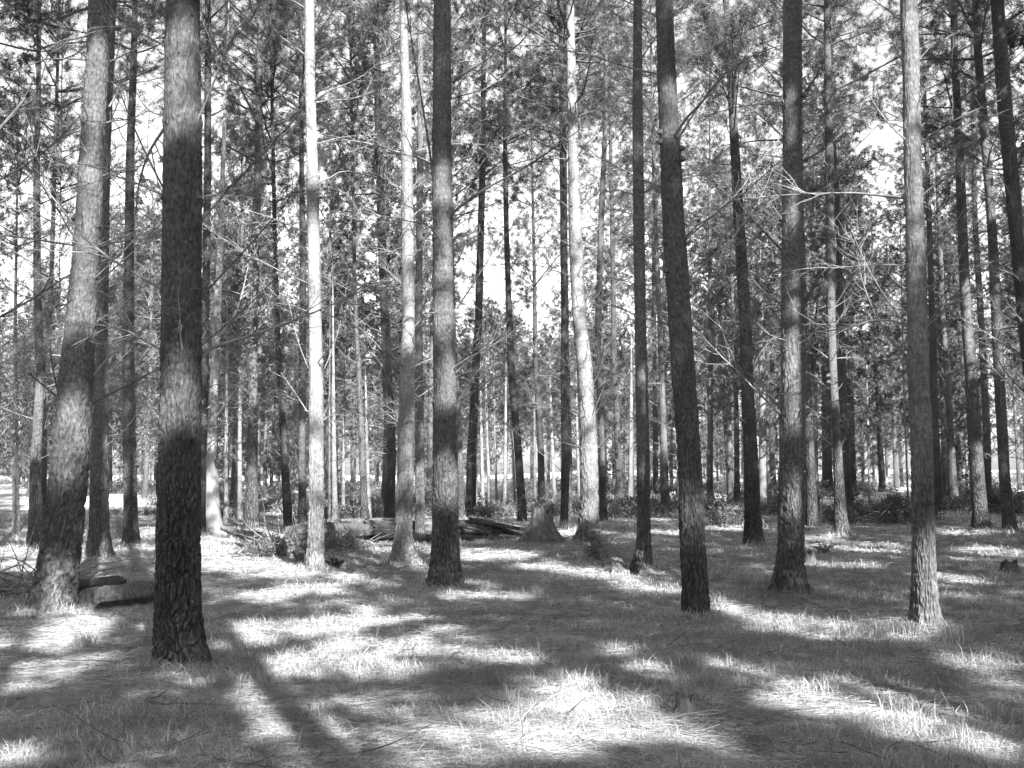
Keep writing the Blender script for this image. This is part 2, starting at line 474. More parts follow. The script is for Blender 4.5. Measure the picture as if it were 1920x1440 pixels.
tree('pale leaning pine beside the mossy root log', 1104, 1018, 42,
     [(990,1104,37),(900,1106,34),(800,1103,32),(700,1097,30),(600,1087,27),(450,1079,25),(300,1075,22),(150,1071,19),(0,1068,15)], pale=1,
     lit=[(0,190),(280,400),(410,500),(540,600),(640,740),(785,960)],
     arms=[([(1113,720),(1125,690),(1150,645)],2),([(1113,735),(1130,715),(1165,700)],2),([(1120,805),(1140,785),(1165,770)],2),([(1121,800),(1150,775),(1160,745)],2)])
tree('grey trunk right behind the pale leaning pine', 1131, 980, 15,
     [(850,1129,12),(650,1121,12),(500,1125,12),(400,1128,11),(250,1135,9),(100,1137,8)], lit=[(800,860)])
tree('dark flared trunk standing beside the two small stumps', 1160, 946, 20,
     [(900,1161,14),(800,1157,12),(700,1152,11),(600,1150,10),(400,1147,8),(200,1142,6)], mat='dark')
tree('dark pine with split root foot right of the mossy root log', 1206, 1068, 36,
     [(1000,1207,26),(850,1206,25),(720,1203,23),(600,1201,21),(400,1197,21),(200,1195,19),(0,1195,16)], lit=[(640,700)])
tree('very thin dark trunk left of the grey pine at the meadow edge', 1230, 940, 11, [(700,1227,8),(400,1224,7)], mat='dark')
tree('grey pine at the meadow edge, left of the big dark leaning trunk', 1248, 963, 17,
     [(800,1244,13),(600,1238,10),(450,1231,8),(300,1228,7)], lit=[(740,850)])
tree('big dark pine leaning left, old cones stuck to its upper trunk', 1306, 1163, 64,
     [(1140,1305,54),(1100,1304,51),(1000,1298,49),(900,1295,46),(800,1289,45),(720,1283,44),(600,1275,43),(500,1269,42),(400,1262,40),(300,1258,38),(200,1252,36),(100,1248,34),(0,1245,32)],
     near=1, cb=11.5, lit=[(195,248),(950,1000)], mat='dark',
     cones=[(1236,268),(1262,300),(1240,455),(1233,250),(1268,280),(1243,508)])
tree('thin pine before the meadow, between big leaning trunk and dark straight trunk', 1331, 945, 12,
     [(700,1332,9),(500,1330,7)], cb=7)
tree('small black pine in front of the bright meadow', 1370, 930, 13, [(800,1361,9),(700,1354,8),(560,1348,6)], mat='dark', cb=7)
tree('dark straight pine left of the broad spotted trunk', 1413, 1027, 33,
     [(900,1409,29),(720,1401,23),(600,1397,22),(450,1387,20),(300,1378,18),(150,1369,15),(50,1364,13),(0,1358,11)], mat='dark', lit=[(135,235),(0,50)])
tree('thin pale sunlit trunk left of the broad spotted pine', 1430, 950, 15, [(750,1430,12),(500,1425,10)], lit=[(600,950)], pale=1)
tree('thin dark trunk leaning left, nearest to the broad spotted pine', 1451, 928, 12, [(800,1446,10),(600,1448,7),(400,1440,6)], mat='dark')
tree('broad spotted pine with wide foot and pale lit middle on the right', 1478, 1118, 66,
     [(1090,1480,54),(1050,1482,50),(900,1484,49),(800,1485,46),(720,1487,45),(600,1486,43),(450,1485,40),(300,1485,36),(150,1484,35),(0,1484,34)], near=1, cb=11.5,
     lit=[(220,258),(400,425),(560,790),(940,965)],
     arms=[([(1466,470),(1440,445),(1415,420),(1390,400)],5),([(1466,255),(1440,235),(1420,200),(1390,195)],4),([(1508,570),(1525,540),(1545,505)],8),([(1466,165),(1440,130),(1410,110)],4),
           ([(1500,300),(1530,250),(1570,210)],4),([(1508,430),(1550,380),(1590,350)],3)], cones=[(1504,184)])
tree('grey lit trunk half hidden behind the broad spotted pine', 1524, 990, 23,
     [(850,1518,19),(720,1512,15),(500,1506,12)], lit=[(810,960)])
tree('dark trunk behind the pair of crossed pines', 1552, 930, 20, [(800,1550,17),(700,1548,14),(500,1544,11)], mat='dark')
tree('front pine of the crossed pair, cones on its lit trunk', 1578, 1008, 26,
     [(900,1573,19),(800,1568,17),(720,1562,16),(600,1558,16),(450,1556,16),(300,1555,16),(150,1551,14),(0,1550,13)], lit=[(560,740),(860,1005)], cones=[(1559,704),(1561,716),(1568,792),(1569,802),(1555,428)])
tree('rear pine of the crossed pair, its foot white with sun', 1593, 975, 16, [(900,1590,15),(800,1584,14),(600,1577,12),(400,1572,10)], lit=[(610,660),(770,850),(920,975)])
tree('thin dark trunk right of the crossed pair', 1600, 930, 13, [(750,1596,11),(500,1592,8)], mat='dark')
tree('small dark pine behind the brush heap', 1655, 922, 13, [(800,1648,9),(700,1642,7),(500,1635,6)], mat='dark', cb=4.5)
tree('faint far pine right of the small dark one behind the brush heap', 1681, 910, 10, [(780,1676,7),(600,1670,6)], cb=4)
tree('tall grey pine near the right edge with two curved limbs and a lit top', 1737, 1185, 52,
     [(1160,1736,46),(1100,1733,43),(950,1730,41),(800,1727,40),(720,1722,39),(600,1720,37),(450,1716,34),(300,1712,32),(150,1710,31),(0,1706,31)], near=1, cb=11.5, pale=2,
     lit=[(60,260),(275,380),(445,490),(1040,1180)],
     arms=[([(1704,266),(1706,220),(1722,175),(1740,148)],5),([(1724,272),(1728,252),(1745,237),(1800,215),(1880,185)],6),([(1724,264),(1800,238),(1870,218),(1900,200)],3),
           ([(1700,264),(1665,240),(1630,200),(1625,180)],4),([(1706,620),(1660,570),(1610,510),(1580,440)],4),([(1738,540),(1800,500),(1880,490)],3),([(1740,610),(1790,560),(1850,530)],3)])
tree('pine tucked behind the right edge of the tall grey pine', 1759, 960, 19, [(800,1753,15),(600,1749,12)])
tree('lit footed pine between the tall grey pine and the right pine with the white butt', 1788, 940, 19,
     [(850,1784,13),(720,1778,12),(600,1768,11),(400,1760,8)], lit=[(860,940)])
tree('short dark trunk behind the lit footed pine', 1800, 920, 12, [(800,1797,10),(600,1793,7)], mat='dark')
tree('right pine with white sunlit butt and plated bark', 1839, 992, 32,
     [(960,1838,28),(900,1833,26),(800,1826,24),(700,1820,22),(600,1812,20),(450,1804,18),(300,1798,16),(100,1787,13),(0,1785,12)], lit=[(560,690),(865,965)])
tree('slim pine behind the right pine with the white butt', 1852, 940, 16,
     [(800,1850,14),(700,1845,13),(600,1840,12),(400,1829,10),(100,1827,9)])
tree('leaning pine that leaves the picture at the right edge', 1893, 1000, 24,
     [(900,1884,20),(700,1873,19),(600,1869,19),(450,1861,17),(300,1850,17),(100,1833,15),(0,1829,14)], lit=[(250,400),(560,690)])
tree('dark trunk along the upper right edge', 2010, 1060, 34, [(700,1935,29),(400,1905,27),(200,1888,26),(0,1876,24)], mat='dark', cb=11)
# outside the left edge, only its limbs reach in
tree('pine outside the left edge whose bare limbs reach in', -170, 1160, 70, [(900,-165,60),(500,-160,52),(0,-150,44)], mat='dark', cb=13,
     arms=[([(-140,360),(-60,310),(0,265),(75,182)],13),([(-130,110),(-60,70),(0,38),(60,5)],8),([(-140,680),(-60,620),(0,590),(60,558),(125,508)],7),
           ([(-140,400),(0,350),(70,318),(120,290),(190,215)],5)])
# sunlit young trees across the small clearing, all thin
for i, (bx, by, w, lab) in enumerate([
        (893,962,5,'leftmost thin white sapling trunk in the sunny gap behind the log'),
        (906,960,7,'thin white leaning sapling, second in the sunny gap'),
        (919,958,7,'white sapling in the middle of the sunny gap behind the log'),
        (932,956,5,'thinnest white sapling, right of the middle of the sunny gap'),
        (946,958,7,'tall white sapling in the sunny gap left of the dark leaning pine'),
        (966,950,5,'pale sapling touching the left side of the dark leaning pine'),
        (1003,950,6,'bright sapling just behind the flared stump'),
        (1040,945,8,'bright young trunk between the stump and the dark straight pine'),
        (1086,944,6,'thin white sapling left of the pale leaning pine'),
        (617,975,6,'thin white trunk touching the brightest trunk on its right'),
        (628,975,11,'broad white young trunk right of the brightest trunk'),
        (643,972,7,'narrow white trunk, third right of the brightest trunk'),
        (693,975,8,'thin white trunk beside the thin pine with lit lower half'),
        (424,982,9,'white young trunk right of the gum tree'),
        (450,975,10,'pale young trunk left of the lit butted pine'),
        (1183,950,12,'broad pale far trunk glowing behind the two small stumps'),
        (1275,948,6,'thin pale far trunk left of the big dark leaning pine'),
        (30,1000,14,'wide pale far trunk at the left edge of the clearing'),
        (110,1000,5,'thin grey stem behind the thick leaning pine'),
        (1630,905,5,'thin far trunk above the brush heap'),
        (1702,905,4,'thin far stem left of the tall grey pine'),
        (1770,925,6,'thin pale stem between the right hand pines'),
        (1815,925,5,'thin dark stem behind the right pine with white butt'),
        (1462,920,6,'thin stem glimpsed left of the broad spotted pine'),
        (1396,925,5,'thin stem touching the dark straight pine on its left')]):
    lean = random.uniform(-14, 4)
    tree(lab, bx, by, w, [(by - 150, bx + lean * .5, w * .75)] + ([(by - 400, bx + lean, w * .45)] if i >= 16 else []), young=1, pale=1,
         lit=[(by - 260, by)] if i < 18 else [], cb=random.uniform(4.5, 7.5), **(dict(H=random.uniform(6.5, 9), ) if i < 6 else {}))
    if i < 16: T[-1]['H'] = random.uniform(6.5, 10)
    if i < 16: T[-1]['cb'] = random.uniform(3.2, 4.5)

# ------------------------------------------------------------------ trunks
class Spine:
    """world polyline with radius, callable by height"""
    def __init__(s, P, R):
        s.P = np.array(P); s.R = np.array(R)
    def at(s, z):
        z = np.atleast_1d(z)
        k = s.P[:, 2]
        return np.stack([np.interp(z, k, s.P[:, 0]), np.interp(z, k, s.P[:, 1]), z], 1), np.interp(z, k, s.R)

def spine_of(t):
    base = on_ground(t['bx'], t['by'])
    Y = base[1]
    dep = Y * math.cos(PITCH) + (0 - CAMZ) * math.sin(PITCH)
    P = [base - np.array([0, 0, .12]), base]
    R = [t['bw'] / 2 * dep / FPX * 1.06, t['bw'] / 2 * dep / FPX]
    for (y, x, w) in sorted(t['line'], key=lambda q: -q[0]):
        p = at_depth(x, y, Y)
        d = Y * math.cos(PITCH) + (p[2] - CAMZ) * math.sin(PITCH)
        P.append(p); R.append(w / 2 * d / FPX)
    P = np.array(P); R = np.array(R)
    if 'H' in t: H = t['H']
    elif t.get('young'): H = random.uniform(11, 15)
    else: H = random.uniform(21, 25)
    H = max(H, P[-1, 2] + (.8 if t.get('young') else 3))
    # keep going up along the last direction, tapering to the tip
    k = max(1, len(P) - 4)
    dirx = (P[-1] - P[k]) / max(0.5, P[-1, 2] - P[k, 2])
    n = 7
    z0 = P[-1, 2]; r0 = R[-1]
    for i in range(1, n + 1):
        f = i / n
        z = z0 + (H - z0) * f
        p = P[len(P) - 1] + dirx * (z - P[-1, 2]) * 0.6
        p[2] = z
        P = np.vstack([P, p]); R = np.append(R, max(0.012, r0 * (1 - f) ** 0.8))
    t['base'] = base; t['H'] = H; t['Y'] = Y
    # a slow bend towards or away from the camera, none at the foot
    b = random.uniform(-.25, .25)
    P[:, 1] += b * (np.clip(P[:, 2] / 10, 0, 2)) ** 2 * 0.5
    return Spine(P, R)

def trunk_mesh(t, sp, quality):
    sides, dz = {2: (190, .017), 1: (110, .03), .5: (72, .05), 0: (28, .12), -1: (10, .5)}[quality]
    vis = CAMZ + 0.45 * t['Y'] + 1.0
    H = sp.P[-1, 2]
    z0 = sp.P[0, 2]
    zs = [z0]
    while zs[-1] < H:
        zs.append(zs[-1] + (dz if zs[-1] < vis else .5))
    zs = np.array(zs); zs[-1] = H
    C, R = sp.at(zs)
    th = np.linspace(0, 2 * math.pi, sides, endpoint=False)
    seed = t['seed']
    Zg, Tg = np.meshgrid(zs - z0, th, indexing='ij')
    Rg = np.repeat(R[:, None], sides, 1)
    c, s_ = np.cos(Tg), np.sin(Tg)
    low = np.stack([(c * 1.3).ravel(), (s_ * 1.3).ravel(), (Zg * .45).ravel()], 1)
    rad = Rg * (1 + .07 * vnoise(low, seed).reshape(Rg.shape))
    # root flare in lobes
    fl = np.exp(-Zg / .26)
    lob = vnoise(np.stack([(c * 2.1).ravel(), (s_ * 2.1).ravel(), 0 * Zg.ravel()], 1), seed + 5).reshape(Rg.shape)
    rad = rad + Rg * fl * (np.maximum(0, lob) * 1.25 + .10)
    # whorl swellings
    for wz in t['whorls']:
        rad = rad + Rg * .05 * np.exp(-((Zg + z0 - wz) / .05) ** 2)
    if quality >= .5:
        R0 = .17
        q = np.stack([(c * R0).ravel(), (s_ * R0).ravel(), Zg.ravel()], 1)
        warp = np.stack([vnoise(q * 9, seed + 11), vnoise(q * 9, seed + 12), vnoise(q * 5, seed + 13)], 1)
        vs_ = .75 + .5 * ((seed * 37) % 100) / 100
        big_ = .75 + .45 * vnoise(q * np.array([5, 5, 1.4]), seed + 60)
        d = cells(q * np.array([25, 25, 3.3]) * vs_ + warp * 1.15, seed)
        d2 = cells(q * np.array([44, 44, 17.0]) + warp * 1.3, seed + 40)
        hf = np.clip(1.15 - (Zg.ravel() - .4) / 4.2, .34, 1)
        plate = sstep(0, .30, d)
        fine_att = np.minimum(plate, .45 + .55 * sstep(0, .3, d2))
        dep = .022 * (Rg.ravel() / .19)
        disp = -(1 - plate) * dep * hf * (.6 + .6 * big_) - (1 - sstep(0, .3, d2)) * dep * .3 * np.maximum(hf, .3)
        disp += .004 * vnoise(q * 30, seed + 20) + .002 * vnoise(q * np.array([12, 12, 70]), seed + 21)
        rad = rad + disp.reshape(Rg.shape)
    else:
        q = np.stack([(c * .9).ravel(), (s_ * .9).ravel(), (Zg * 2.2).ravel()], 1)
        rad = rad * (1 + .035 * vnoise(q, seed + 22).reshape(Rg.shape))
    V = np.stack([C[:, 0, None] + rad * c, C[:, 1, None] + rad * s_, Zg + z0], -1).reshape(-1, 3)
    n = len(zs)
    i = np.arange(n - 1)[:, None] * sides; j = np.arange(sides)[None]; j2 = (j + 1) % sides
    F = np.stack([i + j, i + j2, i + sides + j2, i + sides + j], -1).reshape(-1, 4)
    b = MB(); b.add(V, F); b.cap(V[-sides:])
    if quality >= .5:
        b.att = np.concatenate([fine_att, np.ones(sides + 1)])
    return b

# ------------------------------------------------------------------ branches
def curve_pts(p0, d0, L, n, up, wob, r):
    P = [np.array(p0, float)]; d = np.array(d0, float); d /= np.linalg.norm(d)
    for i in range(n):
        d = d + np.array([r.normal() * wob, r.normal() * wob, up / n + r.normal() * wob])
        d /= np.linalg.norm(d)
        P.append(P[-1] + d * L / n)
    return np.array(P)

def dead_branch(p0, az, el, L, r0, r, twigs=5, seg=7, fine=True):
    b = MB()
    d = np.array([math.cos(az) * math.cos(el), math.sin(az) * math.cos(el), math.sin(el)])
    P = curve_pts(p0, d, L, seg, r.uniform(-.7, .5), .10, r)
    b.tube(P, np.linspace(r0, r0 * .25, len(P)), 5 if fine else 3)
    for k in range(twigs):
        f = r.uniform(.25, .98)
        i = min(int(f * seg), seg - 1)
        q = P[i] + (P[i + 1] - P[i]) * (f * seg - i)
        dd = (P[i + 1] - P[i]); dd /= np.linalg.norm(dd)
        sd = r.normal(size=3); sd -= dd * sd.dot(dd); sd /= np.linalg.norm(sd)
        d2 = dd * .75 + sd * .7
        l2 = L * r.uniform(.15, .45) * (1.1 - f * .5)
        Q = curve_pts(q, d2, l2, 4, r.uniform(-.5, .6), .16, r)
        b.tube(Q, np.linspace(r0 * .4, r0 * .12, len(Q)), 3, cap=False)
        if fine:
            for k2 in range(2):
                j = r.integers(1, 4)
                d3 = (Q[j + 1] - Q[j]) if j + 1 < len(Q) else Q[j] - Q[j - 1]
                d3 = d3 / np.linalg.norm(d3) + r.normal(size=3) * .6
                W = curve_pts(Q[j], d3, l2 * .5, 3, r.uniform(-.6, .6), .2, r)
                b.tube(W, np.linspace(r0 * .2, r0 * .1, len(W)), 3, cap=False)
    return b

def arm_branch(pts, w, Y, r):
    """a bare limb followed from the photograph, standing at its tree's distance"""
    P = np.array([at_depth(x, y, Y) for x, y in pts])
    # resample, lean it out of the trunk's plane
    s = np.concatenate([[0], np.cumsum(np.linalg.norm(np.diff(P, axis=0), axis=1))])
    n = max(8, int(s[-1] / .12))
    u = np.linspace(0, s[-1], n)
    P = np.stack([np.interp(u, s, P[:, k]) for k in range(3)], 1)
    for _ in range(12):
        P[1:-1] = (P[:-2] + 2 * P[1:-1] + P[2:]) / 4
    off = r.uniform(-.25, .1)
    P[:, 1] += off * u
    r0 = w / 2 * Y / FPX
    b = MB()
    b.tube(P, np.linspace(r0, r0 * .35, n) * (1 + .04 * r.normal(size=n)), 7)
    L = s[-1]
    for k in range(int(4 + L * 3)):
        i = r.integers(n // 4, n - 1)
        dd = P[min(i + 1, n - 1)] - P[i - 1]; dd /= np.linalg.norm(dd)
        sd = r.normal(size=3); sd -= dd * sd.dot(dd); sd /= np.linalg.norm(sd)
        Q = curve_pts(P[i], dd * .8 + sd * .6, r.uniform(.15, .5) * min(L, 1.2), 5, r.uniform(-.4, .6), .15, r)
        b.tube(Q, np.linspace(r0 * .35, .0015, len(Q)), 3, cap=False)
        for k2 in range(2):
            j = r.integers(1, 5)
            W = curve_pts(Q[j], Q[j] - Q[j - 1] + r.normal(size=3) * .03, .16 * min(L, 1.2), 3, 0, .2, r)
            b.tube(W, np.linspace(.0022, .001, len(W)), 3, cap=False)
    return b

# ------------------------------------------------------------------ crowns
def crown_data(sp, cb, H, r, spread=2.6, dens=1.0, live_low=False):
    """limbs (polylines) and needle tufts (position, direction)"""
    limbs, tp, td = [], [], []
    z = cb
    while z < H - .3:
        f = (z - cb) / max(1.0, H - cb)
        prof = (0.55 + .45 * min(1, f / .25)) * (1 - f) ** .75 + .12
        nb = int(r.integers(2, 6))
        a0 = r.uniform(0, 6.28)
        for k in range(nb):
            az = a0 + k * 6.28 / nb + r.uniform(-.5, .5)
            el = r.uniform(.1, .5) + f * .5
            L = spread * prof * r.choice([.45, .7, .95, 1.25, 1.45]) * r.uniform(.8, 1.1)
            C, R = sp.at(z + r.uniform(-.1, .1))
            d = np.array([math.cos(az) * math.cos(el), math.sin(az) * math.cos(el), math.sin(el)])
            P = curve_pts(C[0], d, L, 6, r.uniform(-.1, .6), .08, r)
            limbs.append((P, np.linspace(.008 + .008 * L, .004, len(P))))
            ns = int(2 + L * 3.4 * dens)
            for _ in range(ns):
                u = r.uniform(.25, 1.0)
                i = min(int(u * 6), 5)
                q = P[i] + (P[i + 1] - P[i]) * (u * 6 - i)
                dd = P[i + 1] - P[i]; dd /= np.linalg.norm(dd)
                sd = r.normal(size=3); sd -= dd * sd.dot(dd); sd /= np.linalg.norm(sd)
                l2 = r.uniform(.15, .95) * (1.15 - u * .6) * min(1, L / 1.5)
                d2 = dd * .6 + sd * .8; d2 /= np.linalg.norm(d2)
                e = q + d2 * l2; e[2] -= .12 * l2
                if l2 > .2: limbs.append((np.array([q, e]), np.array([.005, .003])))
                tp.append(e); td.append(d2)
                if l2 > .3:
                    tp.append(q + d2 * l2 * .6 + r.normal(size=3) * .07); td.append(d2 + sd * .5)
                    if l2 > .5:
                        tp.append(e + r.normal(size=3) * .16); td.append(d2 + r.normal(size=3) * .5)
            tp.append(P[-1]); td.append(P[-1] - P[-2])
        z += r.uniform(.42, .75)
    tp = np.array(tp); td = np.array(td); td /= np.linalg.norm(td, axis=1, keepdims=True)
    return limbs, tp, td

def crown_build(limbs, tp, td, origin, lod, parent, r, name='crown'):
    k, L, w = {3: (34, .17, .0075), 2: (30, .16, .012), 1: (20, .17, .021), 0: (13, .22, .050)}[lod]
    b = MB()
    for P, R in limbs:
        b.tube(P, R * (1 if lod else 1.5), 4 if lod > 1 else 3, m=0, cap=False)
    n = len(tp)
    if n:
        pos = np.repeat(tp, k, 0) + r.normal(size=(n * k, 3)) * .02
        rnd = r.normal(size=(n * k, 3)); rnd /= np.linalg.norm(rnd, axis=1, keepdims=True)
        d = np.repeat(td, k, 0) * .4 + rnd * .95
        d /= np.linalg.norm(d, axis=1, keepdims=True)
        pos = pos - np.repeat(td, k, 0) * (r.uniform(0, .16, (n * k, 1)))
        V, F = blades(pos, d, L * r.uniform(.7, 1.15, n * k), w, r, droop=.12)
        b.add(V, F, 1)
    return b.build(name, [M_LIMB, M_NEEDLE], parent, origin, smooth=False)

# ------------------------------------------------------------------ sunlit spots: which gaps the canopy has towards the sun
GL = [ # ground ellipses: cx, cy, rx, ry in the photograph
 (120,1195,65,22),(165,1165,25,8),(45,1275,80,28),(205,1242,45,9),(130,1150,40,6),(450,1210,55,10),(590,1178,115,12),(690,1168,40,8),(700,1240,110,34),
 (430,1325,60,26),(540,1350,130,18),(620,1378,70,18),(560,1255,60,18),(740,1322,70,18),(900,1352,90,22),(820,1402,120,22),(30,1425,60,14),(330,1408,35,10),
 (480,1052,100,20),(400,1025,40,10),(540,1075,60,10),(590,1108,60,12),(500,1120,50,7),(760,1072,45,12),(940,1042,70,9),(1060,1065,60,7),(1150,1078,60,9),(1230,1102,55,13),
 (880,1102,45,10),(900,1116,110,7),(660,1085,30,8),(1365,1142,40,9),(1450,1165,85,16),(1560,1182,95,18),(1670,1190,60,12),(1600,1028,90,9),(1540,1018,50,8),(1590,1062,70,5),(1870,1036,70,9),
 (1790,1085,50,8),(1830,998,45,7),(1780,998,30,5),(1700,1335,130,34),(1800,1390,110,30),(1560,1290,80,14),(1480,1320,60,18),(1200,1262,70,15),(1150,1320,60,14),(1010,1350,90,14),
 (1180,1362,80,20),(1060,1290,50,12),(1640,1295,60,14),(1860,1290,60,22),(960,1235,60,8),(1150,1225,40,6),(1850,1250,40,8),
 (930,965,70,7),(1070,1000,30,5),(620,985,30,8),(650,1010,60,6),(840,1005,70,6),(1370,990,50,7),(150,1035,40,6),(20,1030,30,6),(220,1000,80,8),(1250,1000,40,5),(720,1035,30,5),
 (540,1010,60,8),(600,960,80,6),(1420,1250,60,6),(1330,1400,40,8),(1050,1400,60,12),(700,1420,60,10),(1440,1180,40,10)]
def streaky(p):
    """coordinates drawn out along the sun's direction, as long trunk and bough shadows are"""
    c, s_ = math.cos(SUN_AZ), math.sin(SUN_AZ)
    return np.array([[(p[0] * c + p[1] * s_) * 2.6, (-p[0] * s_ + p[1] * c) * 1.0, 0.0]])
STREAK = [((420,1440),(375,1330),.13), ((720,1445),(640,1310),.16), ((1300,1335),(1130,1250),.16), ((325,1450),(330,1275),.55), ((1180,1300),(1000,1215),.12), ((590,1070),(535,975),.2), ((1900,1300),(1500,1225),.25), ((830,1112),(705,1040),.22), ((1310,1160),(1180,1110),.2)]
LITPTS = [(1112 + 44 * f + dx, 1014 + 50 * f, 1112 + 44 * f, 1024 + 46 * f, .10) for f in (0, .15, .3, .45, .6, .75, .9, 1.0) for dx in (0, 14)] + \
         [(x, 978, x, 1012, .12) for x in (640, 665, 690, 880, 895, 910)] + [(x, 992, x, 1004, .12) for x in (552, 565, 578)] + [(1000, y, 1000, 1017, .08) for y in (955, 965, 975)] + [(200, 1112, 200, 1140, .1), (180, 1120, 180, 1145, .1)]
_st = [(on_ground(*a)[:2], on_ground(*b)[:2], w) for a, b, w in STREAK]
def in_streak(p):
    for a, b, w in _st:
        d = b - a; L = float(np.hypot(*d)); d = d / L
        r = p[:2] - a; al = r @ d
        if -.2 < al < L + .2 and abs(r[0] * d[1] - r[1] * d[0]) < w: return True
    return False

def shaded_points(y0=0, y1=45):
    out = []
    for t in T:
        if t.get('young') or not y0 <= t['Y'] < y1: continue
        zmax = min(CAMZ + .44 * t['Y'], 14)
        iv = []
        for (ya, yb) in t.get('lit', []):
            pa = at_depth(0, ya, t['Y'])[2]; pb = at_depth(0, yb, t['Y'])[2]
            iv.append((min(pa, pb) - .12, max(pa, pb) + .12))
        for z in np.arange(.15, zmax, .12):
            if any(a < z < b for a, b in iv): continue
            C, R = t['sp'].at(z); C = C[0]; R = R[0]
            for k in (-.75, 0, .75): out.append(C + np.array([k * R, -R * .6, 0]))
    return np.array(out)

def targets():
    pts, rad, tpt = [], [], []
    D = shaded_points(19, 45); NR = shaded_points(0, 19)
    du, dv, dt = D @ E1, D @ E2, D @ S
    nu, nv, nt_ = NR @ E1, NR @ E2, NR @ S
    def near_dark(p):
        return ((np.abs(nu - p @ E1) < .33) & (np.abs(nv - p @ E2) < .33) & (nt_ > p @ S + 1.0)).any()
    for t in T:
        for (ya, yb) in t.get('lit', []):
            ya -= 8; yb += 8
            pa = at_depth(0, ya, t['Y'])[2]; pb = at_depth(0, yb, t['Y'])[2]
            lo, hi = min(pa, pb), max(pa, pb)
            for z in np.arange(max(lo, .02), hi, .12):
                C, R = t['sp'].at(z)
                p = C[0]
                if near_dark(p): continue
                if not t.get('pale') and ((np.abs(du - p @ E1) < .2) & (np.abs(dv - p @ E2) < .22) & (dt > p @ S + 1.0)).any(): continue
                pts.append(C[0]); rad.append(R[0] * .75 + .02)
    gp_ = []
    for (cx, cy, rx, ry) in GL:
        c = on_ground(cx, cy)
        wx = rx * c[1] / FPX
        yn = on_ground(cx, cy + ry)[1]; yf = on_ground(cx, cy - ry)[1] if cy - ry > 900 else c[1] * 1.3
        for gx in np.arange(-wx, wx + .01, .15):
            for gy in np.arange(yn, yf + .01, .18):
                e = (gx / wx) ** 2 + ((gy - c[1]) / max(.15, (yf - yn) / 2)) ** 2
                p = np.array([c[0] + gx, gy, c[2]])
                if e < 1.35 + .6 * vnoise(streaky(p) * 1.0, 77)[0] + .7 * vnoise(streaky(p) * 2.6, 78)[0]:
                    gp_.append(p)
    # floor spots lying on the same sun ray as a trunk that stands in shade give way
    gp_ = [p for p in gp_ if not in_streak(p)]
    for q in LITPTS:
        p = at_depth(q[0], q[1], on_ground(q[2], q[3])[1])
        pts.append(p); rad.append(q[4])
    for p in gp_:
        u, v, tt = p @ E1, p @ E2, p @ S
        if near_dark(p): continue
        if ((np.abs(du - u) < .22) & (np.abs(dv - v) < .25) & (dt > tt + .3)).any(): continue
        pts.append(p); rad.append(.04)
    return np.array(pts), np.array(rad)


# assemble every traced tree first
for i, t in enumerate(T):
    t['seed'] = 100 + i * 7
    t['sp'] = spine_of(t)
    r = np.random.default_rng(t['seed'])
    t['rng'] = r
    cb = t.get('cb')
    if cb is None:
        cb = r.uniform(9.0, 11.5)
    t['cb'] = cb
    ws = []
    z = r.uniform(1.6, 2.6) if t['Y'] > 14 else r.uniform(2.2, 2.8)
    while z < cb:
        ws.append(z); z += r.uniform(.38, .85)
    t['whorls'] = ws

for t in T:
    if t['Y'] < 45 and not t.get('young'):
        MOUNDS.append((t['base'][0], t['base'][1], .42, .075))
build_ground()

# extra trees: beside and behind the camera (their crowns make the shade), and mid distance ones
def simple_spine(x, y, H, r0, r):
    z0 = float(gz(x, y)[0])
    lx, ly = r.uniform(-.03, .03, 2)
    zs = np.linspace(z0 - .12, H, 12)
    f = (zs - zs[0]) / (H - zs[0])
    P = np.stack([x + lx * zs + .1 * np.sin(f * 4 + x), y + ly * zs + .1 * np.cos(f * 3 + y), zs], 1)
    R = r0 * (1 - f) ** .7 + .012
    R[0] *= 1.25
    return Spine(P, R)

for t in T:
    pass
TP, TR = targets()
TU = np.stack([TP @ E1, TP @ E2, TP @ S], 1)

def blocks(x, y, r0):
    """how many wanted sun patches a trunk standing here would shade"""
    zs = np.arange(0, 21, .25)
    q = np.stack([np.full_like(zs, x), np.full_like(zs, y), zs], 1)
    qu = np.stack([q @ E1, q @ E2, q @ S], 1)
    # vertical trunk projects on a straight line in this plane
    a, b = qu[0, :2], qu[-1, :2]
    d = b - a; L = np.linalg.norm(d); d /= L
    rel = TU[:, :2] - a
    along = rel @ d; perp = np.abs(rel @ np.array([-d[1], d[0]]))
    tt = qu[0, 2] + (qu[-1, 2] - qu[0, 2]) * along / L
    return int(((along > 0) & (along < L) & (perp < r0) & (tt > TU[:, 2] + .4)).sum())

extra = []
re = np.random.default_rng(55)
def in_view(x, y, m=1.5):
    return y > 0 and abs(x) < .4572 * y + m
placed = [(t['base'][0], t['base'][1]) for t in T]
forced = [(2.6, -3.2), (6.2, -2.2)]
for (x, y) in forced:
    extra.append((x, y, .16)); placed.append((x, y))
tries = 0
while tries < 2600:
    tries += 1
    x = re.uniform(-30, 42); y = re.uniform(-34, 62)
    if in_view(x, y, 2.2): continue
    # only where the crown can shade the seen floor or trunks
    sx, sy = x - .354 * 14, y + 14
    if not (in_view(x - .354 * 10, y + 10, 8) or in_view(x - .354 * 26, y + 26, 6)): continue
    if x * x + y * y < 5: continue
    if min((x - a) ** 2 + (y - b) ** 2 for a, b in placed) < 3.1 ** 2: continue
    if blocks(x, y, .2) > 60: continue
    placed.append((x, y)); extra.append((x, y, re.uniform(.13, .18)))

